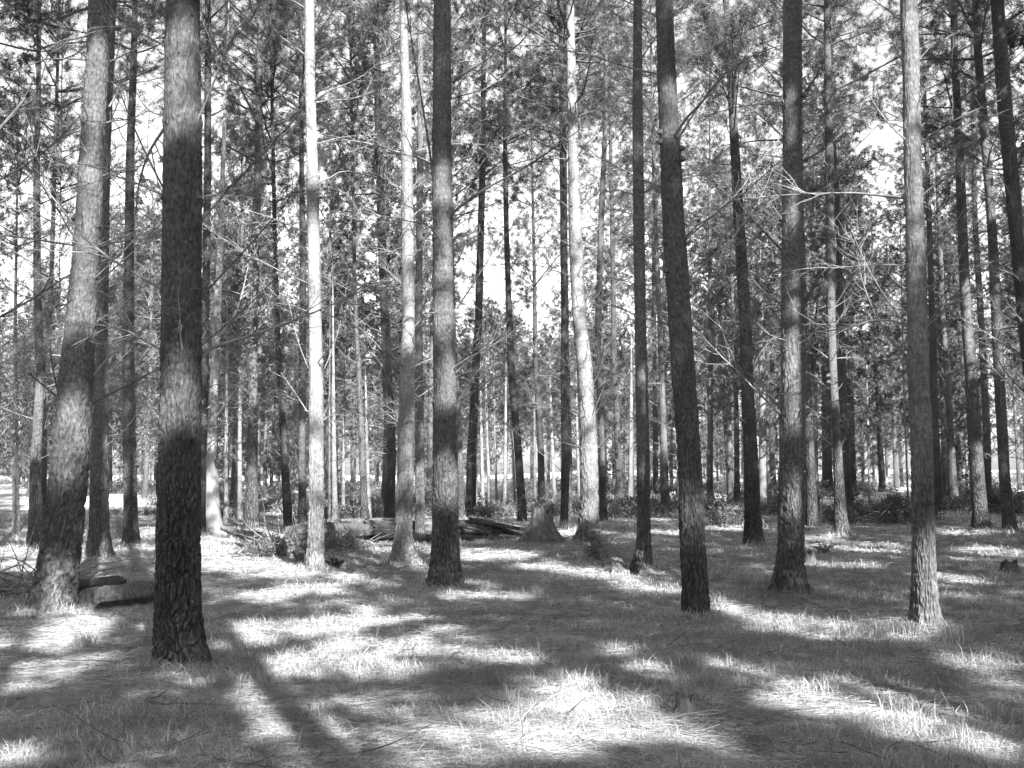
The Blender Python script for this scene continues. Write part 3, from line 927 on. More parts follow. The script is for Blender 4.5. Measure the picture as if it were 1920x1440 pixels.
# cull map in the plane facing the sun
CELL = .08
u0, v0 = TU[:, 0].min() - 1, TU[:, 1].min() - 1
gw = int((TU[:, 0].max() + 1 - u0) / CELL) + 2; gh = int((TU[:, 1].max() + 1 - v0) / CELL) + 2
gap = np.full((gw, gh), 1e9)
for (u, v, tt), rr in zip(TU, TR):
    q = rr + .13
    i0, i1 = int((u - q - u0) / CELL), int((u + q - u0) / CELL) + 1
    j0, j1 = int((v - q - v0) / CELL), int((v + q - v0) / CELL) + 1
    ii, jj = np.meshgrid(np.arange(i0, i1 + 1), np.arange(j0, j1 + 1), indexing='ij')
    ok = ((ii * CELL + u0 - u) ** 2 + (jj * CELL + v0 - v) ** 2 < q * q)
    sub = gap[i0:i1 + 1, j0:j1 + 1]
    sub[ok] = np.minimum(sub[ok], tt)
def keep(tp):
    u = ((tp @ E1 - u0) / CELL).astype(int); v = ((tp @ E2 - v0) / CELL).astype(int)
    ins = (u >= 0) & (u < gw) & (v >= 0) & (v < gh)
    g = np.full(len(tp), 1e9)
    g[ins] = gap[u[ins], v[ins]]
    return ~(tp @ S > g + .6)
def open_limbs(limbs):
    out = []
    for P, R in limbs:
        k = keep(P)
        if k.all(): out.append((P, R))
        elif len(P) > 3:
            n = int(np.argmin(k))
            if n >= 2: out.append((P[:n + 1], R[:n + 1]))
    return out

# ------------------------------------------------------------------ make the traced trees
MATS = {'dark': M_BARK}
def cone_mesh(c, axis, L=.10):
    b = MB()
    th = np.linspace(0, 2 * math.pi, 10, endpoint=False)
    prof = [(0, .25), (.12, .75), (.35, 1), (.6, .8), (.85, .42), (1, .08)]
    axis = np.array(axis, float); axis /= np.linalg.norm(axis)
    a = np.cross(axis, [.3, .2, 1]); a /= np.linalg.norm(a); bb = np.cross(axis, a)
    V = []
    for k, (f, rr) in enumerate(prof):
        for j, tt in enumerate(th):
            q = rr * L * .42 * (1 + .14 * ((j + k) % 2))
            V.append(c + axis * L * f + a * math.cos(tt) * q + bb * math.sin(tt) * q)
    F = [[k * 10 + j, k * 10 + (j + 1) % 10, (k + 1) * 10 + (j + 1) % 10, (k + 1) * 10 + j] for k in range(len(prof) - 1) for j in range(10)]
    b.add(V, F)
    return b

tuft_total = 0
crowns = []
for t in T:
    r = t['rng']; sp = t['sp']; Y = t['Y']; base = t['base']
    young = t.get('young')
    kind = 'young_pine' if young else 'pine_tree'
    root = empty(kind, base, t['label'], 'young pine' if young else 'pine tree', 'young pines in the sun across the clearing' if young else 'tall pines of the plantation')
    q = t.get('near', 0)
    if not q and Y > 50: q = -1 if young else 0
    if Y < 27 and q == 0 and not young: q = .5
    dk = t.get('mat') == 'dark'  # trunks standing in shade take the darker bark copy
    mt = (M_PLATED_MID if t.get('pale') == 2 else M_PLATED_PALE if t.get('pale') else M_PLATED_SHADE if dk else M_PLATED) if q >= .5 else (M_PALE if t.get('pale') else M_BARK_SHADE if dk else M_BARK)
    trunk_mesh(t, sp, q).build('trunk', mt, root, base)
    # dead branches
    zvis = CAMZ + .46 * Y
    fine = Y < 30
    nbr = 0
    for wz in t['whorls']:
        if wz > zvis: continue
        nb = r.integers(3, 7)
        a0 = r.uniform(0, 6.28)
        for k in range(nb):
            if nbr > 85: break
            az = a0 + k * 6.28 / nb + r.uniform(-.4, .4)
            if Y < 20 and math.sin(az) < -.3 and r.random() < .75: continue
            C, R = sp.at(wz)
            p0 = C[0] + np.array([math.cos(az), math.sin(az), 0]) * R[0] * .9
            L = r.uniform(.5, 1.9) if r.random() < .82 else r.uniform(.06, .2)
            if young: L *= .8
            r0 = .005 + .0045 * L if L > .3 else .012
            b = dead_branch(p0, az, r.uniform(.1, 1.0), L, r0 * r.uniform(.8, 1.3), r, twigs=(14 if fine else 8) if L > .3 else 0, seg=7 if fine else 4, fine=fine)
            b.build('branch', M_TWIG, root, base); nbr += 1
    for (pts, w) in t.get('arms', []):
        arm_branch(pts, w, Y, r).build('branch', M_LIMB if t.get('mat') or w > 4 else M_TWIG, root, base)
    for (cx, cy) in t.get('cones', []):
        p = at_depth(cx, cy, Y)
        C, R = sp.at(p[2])
        side = 1 if p[0] > C[0, 0] else -1
        c = np.array([C[0, 0] + side * R[0] * .8, C[0, 1] - R[0] * .45, p[2]])
        cone_mesh(c, (side, -.5, -.25), .08 if Y < 16 else .12).build('pine_cone', M_CONE, root, base)
    # crown, planned now and built once the gaps are known
    limbs, tp, td = crown_data(sp, t['cb'], t['H'], r, spread=(2.0 if young else 3.1), dens=.9 if young else 1.6)
    k = keep(tp)
    tp, td = tp[k], td[k]; limbs = open_limbs(limbs)
    lod = 2 if Y < 34 else (1 if Y < 70 else 0)
    crowns.append(dict(sp=sp, limbs=limbs, tp=[tp], td=[td], base=base, lod=lod, root=root, r=r, young=young, H=t['H']))

# ------------------------------------------------------------------ trees beside and behind the camera
for i, (x, y, r0) in enumerate(extra):
    r = np.random.default_rng(9000 + i)
    H = r.uniform(20, 24)
    sp = simple_spine(x, y, H, r0, r)
    base = np.array([x, y, float(gz(x, y)[0])])
    lab, grp = ('tall bare trunked pine standing outside the picture beside the viewer', 'pines around the viewer')
    root = empty('pine_tree', base, lab, 'pine tree', grp)
    b = MB(); b.tube(sp.P, sp.R, 14); b.build('trunk', M_BARK, root, base)
    limbs, tp, td = crown_data(sp, 7.5 if i < 2 else r.uniform(9.5, 11.5), H, r, spread=3.2, dens=1.7)
    k = keep(tp) | (r.random(len(tp)) < .07); tp, td = tp[k], td[k]; limbs = open_limbs(limbs)
    crowns.append(dict(sp=sp, limbs=limbs, tp=[tp], td=[td], base=base, lod=0, root=root, r=r, young=None, H=H))

# where a shaded trunk or piece of floor would still be open to the sun, the crowns reach out a little further
def fill():
    r = np.random.default_rng(77)
    allp = np.vstack([c['tp'][0] for c in crowns])
    cs = .1
    mu, mv = -45.0, -45.0; G = 900
    cnt = np.zeros((G, G), np.int32)
    offs = [(i, j) for i in range(-2, 3) for j in range(-2, 3) if i * i + j * j <= 4]
    def splat(p):
        u = ((p @ E1 - mu) / cs).astype(int); v = ((p @ E2 - mv) / cs).astype(int)
        for i, j in offs:
            a, b = u + i, v + j
            ok = (a >= 0) & (a < G) & (b >= 0) & (b < G)
            np.add.at(cnt, (a[ok], b[ok]), 1)
    splat(allp)
    D = list(shaded_points())
    for y in np.arange(5, 42, .3):
        for x in np.arange(-.48 * y - 1, .48 * y + 1, .3):
            q = np.array([x, y, 0.0])
            if in_streak(q) or vnoise(streaky(q) * .8, 61)[0] + r.normal() * .25 < FILLP: D.append(q)
    D = np.array(D); D = D[keep(D + S * 3.0)]
    r.shuffle(D)
    NRP = shaded_points(0, 19); r.shuffle(NRP); n_near = len(NRP); D = np.vstack([NRP, D])
    AX = []
    for c in crowns:
        if not c['young']: AX.append(c)
    bx = np.array([c['base'][0] for c in AX]); by = np.array([c['base'][1] for c in AX])
    added = 0; miss = 0
    nl = []
    for t in T:
        if t['Y'] >= 19 or t.get('young'): continue
        for (ya, yb) in t.get('lit', []):
            pa = at_depth(0, ya, t['Y'])[2]; pb = at_depth(0, yb, t['Y'])[2]
            for z in np.arange(min(pa, pb), max(pa, pb) + .1, .1): nl.append(t['sp'].at(z)[0][0])
    nl = np.array(nl); NLU, NLV = nl @ E1, nl @ E2
    for i_, p in enumerate(D):
        u = int((p @ E1 - mu) / cs); v = int((p @ E2 - mv) / cs)
        if cnt[u, v] >= FILLN: continue
        best = None
        for z in np.arange(max(10.5, p[2] + 3), 21, 1.0) + r.uniform(-.5, .5):
            q = p + S * ((z - p[2]) / S[2])
            dd = np.hypot(bx - q[0], by - q[1])
            i = int(np.argmin(dd))
            lim = 4.0 * (1 - max(0, z - 14) / 12)
            if dd[i] < lim and (best is None or dd[i] < best[0]): best = (dd[i], i, q)
        if best is None: miss += 1; continue
        _, i, q = best
        c = AX[i]
        C, R = c['sp'].at(q[2] - .35 * best[0])
        P = np.array([C[0], C[0] * .45 + q * .55 + [0, 0, .12], q])
        tp = q + r.normal(size=(20, 3)) * .18
        td = r.normal(size=(20, 3)) + (q - C[0]); td /= np.linalg.norm(td, axis=1, keepdims=True)
        if i_ >= n_near:
            k = keep(tp); tp, td = tp[k], td[k]
        else:
            du_ = np.hypot((tp @ E1)[:, None] - NLU[None], (tp @ E2)[:, None] - NLV[None])
            k = (du_ > .26).all(1); tp, td = tp[k], td[k]
        if len(tp) == 0: continue
        if i_ < n_near or keep(P).all(): c['limbs'].append((P, np.array([.02, .012, .005])))
        c['tp'].append(tp); c['td'].append(td); splat(tp); added += 1
    print('INFO fill', len(D), 'added', added, 'miss', miss)
FILLP = -.5; FILLN = 10
fill()
for c in crowns:
    tp = np.vstack(c['tp']); td = np.vstack(c['td']); tuft_total += len(tp)
    crown_build(c['limbs'], tp, td, c['base'], c['lod'], c['root'], c['r'])
print('INFO extra', len(extra), 'tufts', tuft_total, 'targets', len(TP))

# ------------------------------------------------------------------ far stand: a few kinds, copied
def make_far(kind):
    r = np.random.default_rng(400 + kind)
    H = [21, 19, 23, 17, 12][kind]; cb = [8.0, 6.0, 10.0, 4.0, 1.2][kind]
    sp = simple_spine(0, 0, H, [.17, .15, .19, .14, .12][kind], r)
    sp.P[:, 2] -= sp.P[0, 2] + .3
    root = empty('pine_tree', (0, 0, 0))
    b = MB(); b.tube(sp.P, sp.R, 9); b.build('trunk', M_BARK, root)
    limbs, tp, td = crown_data(sp, cb, H - .4, r, spread=[3.3, 3.6, 3.2, 3.6, 3.0][kind], dens=1.25)
    for z in np.arange(2, cb, .7):
        for k in range(3):
            az = r.uniform(0, 6.28); C, R = sp.at(z)
            limbs.append((curve_pts(C[0], (math.cos(az), math.sin(az), .5), r.uniform(.6, 1.8), 4, .3, .15, r), np.linspace(.016, .006, 5)))
    crown_build(limbs, tp, td, (0, 0, 0), 0, root, r)
    return root
def copy_tree(root, loc, rz, s):
    c = root.copy(); COL.objects.link(c); c.location = loc; c.rotation_euler = (0, 0, rz); c.scale = (s, s, s)
    for ch in root.children:
        d = ch.copy(); COL.objects.link(d); d.parent = c
    return c
FAR = [make_far(k) for k in range(5)]
used = set()
rf = np.random.default_rng(31)
spots = []
def far_ok(x, y):  # keeps the open places of the photograph free
    px = 960 + FPX * x / y
    if y < 105:
        if 860 < px < 1060: return False           # the open gap beside the log
        if px < 330 and y < 70: return False       # the clearing on the left
        if 1590 < px < 1720 and y < 95: return False
        if 650 < px < 715 and y < 100: return False
    return True
tries = 0
while len(spots) < 172 and tries < 6000:
    tries += 1
    y = rf.uniform(42, 150); hw = .4572 * y + 7
    x = rf.uniform(-hw, hw)
    if not far_ok(x, y): continue
    if any((x - a) ** 2 + (y - b) ** 2 < (3.6 if y < 90 else 4.4) ** 2 for a, b in spots + placed): continue
    spots.append((x, y))
FL = ['tall bare stemmed pine crowding the far stand behind the nearer trunks', 'bushy crowned pine of the far stand behind the nearer trunks',
      'very tall high crowned pine of the far stand behind the nearer trunks', 'low branched pine of the far stand behind the nearer trunks',
      'young pine clothed with needles almost to the ground in the far stand']
for (x, y) in spots:
    if 960 + FPX * x / y < 110 and y < 105: k = int(rf.choice([3, 4]))
    else: k = int(rf.choice([0, 1, 2, 3, 4], p=[.17, .28, .13, .22, .20])) if y < 100 else int(rf.choice([0, 1, 3, 4], p=[.2, .3, .3, .2]))
    loc = (x, y, float(gz(x, y)[0])); rz = rf.uniform(0, 6.28); s = rf.uniform(.88, 1.12)
    if k not in used:
        o = FAR[k]; o.location = loc; o.rotation_euler = (0, 0, rz); o.scale = (s, s, s); used.add(k)
    else:
        o = copy_tree(FAR[k], loc, rz, s)
    tag(o, FL[k], 'pine tree', 'far stand of pines: kind %s' % ['bare stemmed', 'bushy', 'tall', 'low branched', 'young'][k])

# ------------------------------------------------------------------ the wood that closes the view on every side
def far_wood():
    r = np.random.default_rng(88)
    b = MB()
    pos, dr, tr = [], [], []
    n = 0
    while n < 620:
        a = r.uniform(0, 2 * math.pi)
        R0 = 165 if abs(math.atan2(math.sin(a - math.pi / 2), math.cos(a - math.pi / 2))) < .75 else 78
        R_ = R0 + abs(r.normal()) * 16
        x, y = R_ * math.cos(a), R_ * math.sin(a)
        z0 = float(gz(x, y)[0]); H = r.uniform(13, 23); cb = r.choice([1.0, 3.0, 6.0])
        b.tube(np.array([[x, y, z0 - .3], [x + r.normal() * .3, y, H * .6], [x, y, H]]), np.array([.2, .14, .03]), 5)
        m = 260
        f = r.uniform(0, 1, m) ** .8
        az = r.uniform(0, 6.28, m); rr = (2.7 * (1 - f) ** .6 + .3) * r.uniform(.25, 1, m)
        pos.append(np.stack([x + rr * np.cos(az), y + rr * np.sin(az), z0 + cb + (H - cb) * f + r.normal(0, .2, m)], 1))
        dr.append(np.stack([np.cos(az), np.sin(az), np.full(m, .3)], 1)); n += 1
    pos = np.vstack(pos); dr = np.vstack(dr)
    k = 6
    P = np.repeat(pos, k, 0) + r.normal(size=(len(pos) * k, 3)) * .14
    d = np.repeat(dr, k, 0) * .4 + r.normal(size=P.shape) * .7; d /= np.linalg.norm(d, axis=1, keepdims=True)
    V, F = blades(P, d, .5, .16, r); b.add(V, F, 1)
    tag(b.build('far_wood', [M_LIMB, M_NEEDLE], smooth=False), kind='stuff')
far_wood()

# ------------------------------------------------------------------ gum tree with white limbs
def gum():
    t = dict(label='', bx=397, by=1003, bw=42, line=[(980,397,36),(900,394,30),(870,393,27),(800,398,19),(700,402,15),(500,412,12)], H=15.0, seed=5, whorls=[])
    random.seed(3)
    sp = spine_of(t); t['sp'] = sp; r = np.random.default_rng(5)
    base = t['base']; Y = t['Y']
    root = empty('gum_tree', base, 'old gum tree with smooth pale trunk, dark burl and crooked white limbs', 'gum tree')
    trunk_mesh(t, sp, 0).build('trunk', M_GUM, root, base)
    # burl
    c = at_depth(404, 868, Y); b = MB()
    th, ph = np.meshgrid(np.linspace(0, 2 * math.pi, 16, endpoint=False), np.linspace(.05, math.pi - .05, 10))
    nn = np.stack([np.cos(th) * np.sin(ph), np.sin(th) * np.sin(ph), np.cos(ph)], -1).reshape(-1, 3)
    V = c + nn * np.array([.11, .13, .19]) * (1 + .3 * vnoise(nn * 2.2, 8))[:, None]
    F = [[i * 16 + j, i * 16 + (j + 1) % 16, (i + 1) * 16 + (j + 1) % 16, (i + 1) * 16 + j] for i in range(9) for j in range(16)]
    b.add(V, F); b.build('burl', M_DARKWOOD, root, base)
    tp, td = [], []
    for pts, w in [([(395,850),(340,825),(300,790),(272,755),(255,737)],13), ([(262,745),(240,722),(200,718),(150,728)],9), ([(230,722),(160,748),(100,745),(50,742),(0,752)],7),
                   ([(150,728),(90,720),(30,700)],5), ([(120,746),(60,768),(20,800),(5,825)],5), ([(80,744),(45,775),(-10,790)],4), ([(330,800),(300,800),(258,812)],5),
                   ([(398,790),(430,750),(470,690)],6), ([(404,700),(370,640),(330,560)],6), ([(406,640),(450,580),(470,500)],5), ([(410,560),(380,480),(400,400)],5)]:
        arm_branch(pts, w, Y, r).build('limb', M_GUM, root, base)
        for (x, y) in pts[-2:]:
            p = at_depth(x, y, Y)
            n = 60
            tp.append(p + r.normal(size=(n, 3)) * np.array([.8, .8, .45])); td.append(r.normal(size=(n, 3)))
    tp = np.vstack(tp); td = np.vstack(td); td /= np.linalg.norm(td, axis=1, keepdims=True)
    k = 12; b = MB()
    pos = np.repeat(tp, k, 0) + r.normal(size=(len(tp) * k, 3)) * .12
    d = np.repeat(td, k, 0) * .3 + r.normal(size=(len(tp) * k, 3)) * .5 + np.array([0, 0, -.5]); d /= np.linalg.norm(d, axis=1, keepdims=True)
    V, F = blades(pos, d, .12, .03, r); b.add(V, F)
    b.build('crown', M_GUMLEAF, root, base, smooth=False)
gum()

# ------------------------------------------------------------------ logs, stumps
def log_mesh(p0, p1, r0, r1, seed, sides=28, seg=30, flat=1.0, jag0=0.0, jag1=0.0, sag=0.0, mats=(0, 1), hollow=False):
    r = np.random.default_rng(seed)
    p0 = np.array(p0, float); p1 = np.array(p1, float)
    ax = p1 - p0; L = np.linalg.norm(ax); ax /= L
    a = np.cross(ax, [0, 0, 1]); a /= np.linalg.norm(a); b_ = np.cross(a, ax)
    f = np.linspace(0, 1, seg)[:, None]; th = np.linspace(0, 2 * math.pi, sides, endpoint=False)[None]
    q = np.stack([(np.cos(th) + 0 * f).ravel() * 1.4, (np.sin(th) + 0 * f).ravel() * 1.4, (f * L * 1.1 + 0 * th).ravel()], 1)
    n1 = vnoise(q, seed).reshape(seg, sides)
    q2 = q * np.array([4, 4, .7]); n2 = vnoise(q2, seed + 1).reshape(seg, sides)
    n3 = np.abs(vnoise(q * np.array([7, 7, 1.5]), seed + 2)).reshape(seg, sides)
    rr = (r0 + (r1 - r0) * f) * (1 + .18 * n1 + .12 * n2 - .28 * n3)
    off = f * L + 0 * th
    e = vnoise(np.stack([np.cos(th).ravel() * 2.5, np.sin(th).ravel() * 2.5, 0 * th.ravel()], 1), seed + 7)[None]
    off = off + e * jag1 * np.maximum(0, f * 4 - 3) + e[:, ::-1] * jag0 * np.maximum(0, 1 - f * 4)
    C = p0 + ax * off[..., None]
    C = C + np.array([0, 0, -1]) * (sag * 4 * f * (1 - f))[..., None]
    V = C + a * (np.cos(th) * rr)[..., None] + b_ * (np.sin(th) * rr * flat)[..., None]
    V = V.reshape(-1, 3)
    i = np.arange(seg - 1)[:, None] * sides; j = np.arange(sides)[None]; j2 = (j + 1) % sides
    F = np.stack([i + j, i + j2, i + sides + j2, i + sides + j], -1).reshape(-1, 4)
    m = MB(); m.add(V, F, mats[0])
    if hollow:
        for ring, dr in ((V[:sides], 1), (V[-sides:], -1)):
            c = ring.mean(0)
            inner = c + (ring - c) * .72
            deep = c + (ring - c) * .5 + ax * dr * min(.6, L * .3)
            Vr = np.vstack([ring, inner, deep])
            Fr = []
            for k in range(sides):
                k2 = (k + 1) % sides
                Fr += [[k, k2, sides + k2, sides + k], [sides + k, sides + k2, 2 * sides + k2, 2 * sides + k]]
            m.add(Vr, Fr, mats[1]); m.cap(deep, mats[1])
    else:
        m.cap(V[:sides], mats[1]); m.cap(V[-sides:], mats[1])
    return m

def gp(px, py, h=0.0):
    p = on_ground(px, py); p[2] += h
    return p

# left cut log beside the nearest pine
a = gp(166, 1146, .13); c = gp(300, 1128, .13)
o = log_mesh(a, c + (c - a) * .3, .16, .13, 1, flat=.95, jag0=.03, sides=44, seg=60, mats=(0, 1)).build('cut_log', [M_STUMP, M_STUMP])
tag(o, 'short round cut log lying between the thick leaning pine and the nearest pine', 'log')
a = gp(120, 1122, .1); c = gp(225, 1108, .12)
o = log_mesh(a, c, .13, .11, 2, mats=(0, 0)).build('cut_log', [M_DARKWOOD])
tag(o, 'dark log lying just behind the short cut log at the left', 'log')

# great fallen log, in three broken pieces
Yl = on_ground(700, 1016)[1]
def lp(px, py, dy=0): return at_depth(px, py, Yl + dy)
root = empty('fallen_log', lp(790, 1014), 'long weathered fallen log, cracked, with shade beneath coloured dark, left of the big flared stump', 'log')
og = np.array(root.location)
def part(b, name, mats): return b.build(name, mats, root, og)
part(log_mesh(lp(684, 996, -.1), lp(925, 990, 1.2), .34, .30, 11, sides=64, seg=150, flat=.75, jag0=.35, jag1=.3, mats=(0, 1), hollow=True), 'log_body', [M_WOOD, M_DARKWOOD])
part(log_mesh(lp(608, 1004, -.5), lp(700, 997, -.1), .30, .26, 31, sides=48, seg=60, flat=.8, jag0=.3, jag1=.3, mats=(0, 1), hollow=True), 'dark_hollow_end', [M_DARKWOOD, M_DARKWOOD])  # dark colour stands in for rot and the shade inside the hollow
part(log_mesh(lp(760, 1010, -.7), lp(850, 1014, -.3), .15, .10, 32, jag0=.2, jag1=.3, mats=(0, 0)), 'splinter', [M_DARKWOOD])  # dark pieces under the log deepen its underside shade by colour
part(log_mesh(lp(640, 980, .1), lp(745, 976, .5), .09, .06, 33, jag0=.2, jag1=.3, mats=(0, 0)), 'splinter', [M_WOOD])
part(log_mesh(lp(880, 976, .8), lp(968, 990, 1.0), .10, .04, 34, jag0=.2, jag1=.3, mats=(0, 0)), 'splinter', [M_DARKWOOD])
part(log_mesh(lp(905, 985, 1.0), lp(985, 1006, 1.3), .17, .05, 12, jag1=.3, flat=.7, mats=(0, 0)), 'splinter', [M_DARKWOOD])
part(log_mesh(lp(800, 1008, -.6), lp(972, 1009, .5), .11, .06, 13, jag1=.3, flat=.7, mats=(0, 0)), 'splinter', [M_DARKWOOD])
part(log_mesh(lp(858, 985, .6), lp(922, 1000, -.2), .05, .02, 14, sides=8, seg=10, mats=(0, 0)), 'splinter', [M_WOOD])
part(log_mesh(lp(640, 1012, -1.0), lp(700, 1018, -.8), .09, .05, 15, jag0=.2, jag1=.2, mats=(0, 0)), 'splinter', [M_WOOD])
o = log_mesh(lp(545, 1003, -.6), lp(608, 997, .2), .22, .26, 16, sides=32, flat=.95, jag0=.15, mats=(0, 0)).build('log_chunk', [M_CUT])
tag(o, 'bleached rounded log chunk left of the brightest trunk', 'log')
Yw = on_ground(450, 1026)[1]
o = log_mesh(at_depth(419, 990, Yw + .5), at_depth(492, 1014, Yw), .10, .22, 17, sides=20, flat=.75, jag0=.1, mats=(0, 1)).build('log_slab', [M_STUMP, M_CUT])
tag(o, 'wedge shaped grey slab of log tilted up, below the gum tree', 'log')
o = log_mesh(gp(478, 1004, .12), gp(545, 1020, .1), .10, .08, 18, jag0=.2, mats=(0, 0)).build('rotten_branch', [M_CUT])
tag(o, 'bleached rotten branch lying between the tilted slab and the log chunk', 'branch')
Yd = on_ground(572, 1066)[1]
o = log_mesh(gp(538, 1014, .10), gp(571, 1060, .09), .10, .12, 19, mats=(0, 1)).build('log', [M_DARKWOOD, M_DARKWOOD])
tag(o, 'black narrow log pointing at the foot of the brightest trunk', 'log')

# mossy root log at the pale leaning pine
a = at_depth(1108, 1012, on_ground(1110, 1025)[1]); c = gp(1156, 1068, .02)
a[2] = .42
c = c + (c - a) * .15; c[2] = -.06
o = log_mesh(a, c, .13, .20, 21, sides=40, seg=40, jag0=.05, mats=(0, 0)).build('root_log', [M_PALE])
tag(o, 'short slanting root log with rough bark running from the pale leaning pine to the grass', 'log')
rr_ = np.random.default_rng(4)
b = MB()
n = 420
f = rr_.uniform(0, .75, n)[:, None]
pos = a + (c - a) * f + np.stack([-np.abs(rr_.normal(0, .13, n)) - .04, rr_.normal(0, .15, n) - .05, rr_.normal(0, .09, n) + .05], 1)
d = rr_.normal(size=(n, 3)) + np.array([-.4, -.3, -.3]); d /= np.linalg.norm(d, axis=1, keepdims=True)
V, F = blades(pos, d, .12, .02, rr_); b.add(V, F)
mo = b.build('moss', M_FERN, o, smooth=False)
mo['kind'] = 'stuff'
a = gp(1189, 1068, .03); c = at_depth(1201, 1032, on_ground(1206, 1068)[1] + .1)
o = log_mesh(a, c, .10, .07, 22, mats=(0, 0)).build('root', [M_BARK])
tag(o, 'stubby root leaning on the foot of the dark split footed pine', 'root')

def stump(px, py, wtop, wbase, topy, label, seed, mat=M_STUMP, jag=.3, lobes=.6):
    base = on_ground(px, py); Y = base[1]
    H = at_depth(px, topy, Y)[2] - base[2]
    rt = wtop / 2 * Y / FPX; rb = wbase / 2 * Y / FPX
    sides, seg = 90, 46
    f = np.linspace(-.12, 1, seg)[:, None]; th = np.linspace(0, 2 * math.pi, sides, endpoint=False)[None]
    cc = np.stack([(np.cos(th) * 1.5 + 0 * f).ravel(), (np.sin(th) * 1.5 + 0 * f).ravel(), (f * .6 + 0 * th).ravel()], 1)
    lob = vnoise(cc * 1.3, seed).reshape(seg, sides)
    fl = np.clip(1 - f, 0, 1.12) ** 2.4
    rad = rt + (rb - rt) * fl * (1 + lobes * lob)
    rad = rad * (1 + .07 * vnoise(cc * np.array([5, 5, 2]), seed + 1).reshape(seg, sides) - .06 * np.abs(vnoise(cc * np.array([9, 9, 2]), seed + 2)).reshape(seg, sides))
    top = vnoise(np.stack([np.cos(th).ravel() * 2.2, np.sin(th).ravel() * 2.2, 0 * th.ravel()], 1), seed + 3)[None] + .5 * vnoise(np.stack([np.cos(th).ravel() * 9, np.sin(th).ravel() * 9, 0 * th.ravel()], 1), seed + 4)[None]
    z = base[2] + f * H + jag * H * top * np.clip(f * 3 - 2, 0, 1)
    V = np.stack([base[0] + rad * np.cos(th), Y + rad * np.sin(th), z], -1).reshape(-1, 3)
    i = np.arange(seg - 1)[:, None] * sides; j = np.arange(sides)[None]; j2 = (j + 1) % sides
    F = np.stack([i + j, i + j2, i + sides + j2, i + sides + j], -1).reshape(-1, 4)
    b = MB(); b.add(V, F, 0)
    ring = V[-sides:]; c = ring.mean(0)
    inner = c + (ring - c) * .7; inner[:, 2] -= .06 * H
    deep = c + (ring - c) * .35; deep[:, 2] = base[2] + H * .75
    Vr = np.vstack([ring, inner, deep]); Fr = []
    for k in range(sides):
        k2 = (k + 1) % sides
        Fr += [[k, k2, sides + k2, sides + k], [sides + k, sides + k2, 2 * sides + k2, 2 * sides + k]]
    b.add(Vr, Fr, 1); b.cap(deep, 1)
    o = b.build('stump', [mat, M_DARKWOOD], None, base)
    o.location = base
    return tag(o, label, 'stump')
stump(1017, 1017, 40, 98, 953, 'big dark stump flaring widely at its base, left of the pale leaning pine', 3, jag=.14)
stump(926, 1014, 18, 26, 1003, 'low dark stump in front of the splintered log end', 4)
stump(1188, 966, 13, 22, 935, 'small upright dark stump beside the dark flared trunk', 5)
stump(1519, 1056, 19, 26, 1034, 'small grey stump just right of the broad spotted pine', 6)
stump(1285, 1345, 34, 56, 1306, 'small rotten stump sunk in the foreground grass', 8)
stump(1893, 1075, 30, 44, 1055, 'low black stump at the right edge', 10, M_DARKWOOD)

# ------------------------------------------------------------------ brush heaps
def brush(px, py, w, h, label, seed, ntw, nlf, leaf=M_FERN, dep=1.2):
    r = np.random.default_rng(seed)
    base = on_ground(px, py); Y = base[1]
    W = w / 2 * Y / FPX; Hh = h * Y / FPX
    root = empty('brush_heap', base, label, 'brush heap')
    b = MB()
    for _ in range(ntw):
        u = r.uniform(-1, 1); x = u * W; y = r.uniform(-.5, .5) * dep
        z = abs(r.normal()) * Hh * .35 * (1 - u * u * .7)
        d = np.array([r.normal(), r.normal() * .6, r.normal() * .25 + .1])
        P = curve_pts(base + np.array([x, y, z]), d, r.uniform(.5, 1.4), 5, r.uniform(-.5, .3), .15, r)
        P[:, 2] = np.maximum(P[:, 2], base[2] + .01)
        b.tube(P, np.linspace(r.uniform(.006, .02), .003, len(P)), 4)
    b.build('sticks', M_TWIG, root, base)['kind'] = 'stuff'
    if nlf:
        b = MB()
        c = np.stack([r.uniform(-1, 1, 26) * W, r.uniform(-.5, .5, 26) * dep, r.uniform(.2, 1, 26) * Hh * .8], 1) + base
        u = (c[:, 0] - base[0]) / W
        c[:, 2] = base[2] + (c[:, 2] - base[2]) * (1 - .6 * u * u)
        idx = r.integers(0, 26, nlf)
        pos = c[idx] + r.normal(size=(nlf, 3)) * np.array([.16, .2, .12]); pos[:, 2] = np.maximum(pos[:, 2], base[2])
        d = r.normal(size=(nlf, 3)); d[:, 2] += .2; d /= np.linalg.norm(d, axis=1, keepdims=True)
        V, F = blades(pos, d, r.uniform(.08, .2, nlf), .03, r); b.add(V, F)
        b.build('dead_leaves', leaf, root, base, smooth=False)['kind'] = 'stuff'
brush(1650, 982, 175, 66, 'large heap of dark brushwood and dead foliage left of the tall grey pine', 1, 150, 5500, dep=2.5)
brush(1345, 985, 90, 30, 'low heap of twigs and leaves between the big leaning trunk and the dark straight pine', 2, 60, 3000, dep=1.8)
brush(20, 1112, 110, 28, 'pale heap of dry twigs at the left edge', 3, 90, 0, dep=1.4)
brush(1875, 960, 60, 50, 'dark bushy brush heap at the right edge', 4, 40, 4000, dep=2)
brush(530, 1040, 120, 22, 'tangle of dry stalks and leaves in front of the bleached log chunk', 5, 100, 2200, leaf=M_UNDER, dep=1.8)
brush(640, 1030, 60, 16, 'small twiggy tangle right of the brightest trunk', 6, 60, 1200, leaf=M_UNDER, dep=1.4)
brush(1160, 962, 70, 26, 'scrubby undergrowth at the foot of the dark flared trunk', 7, 20, 3500, dep=2)

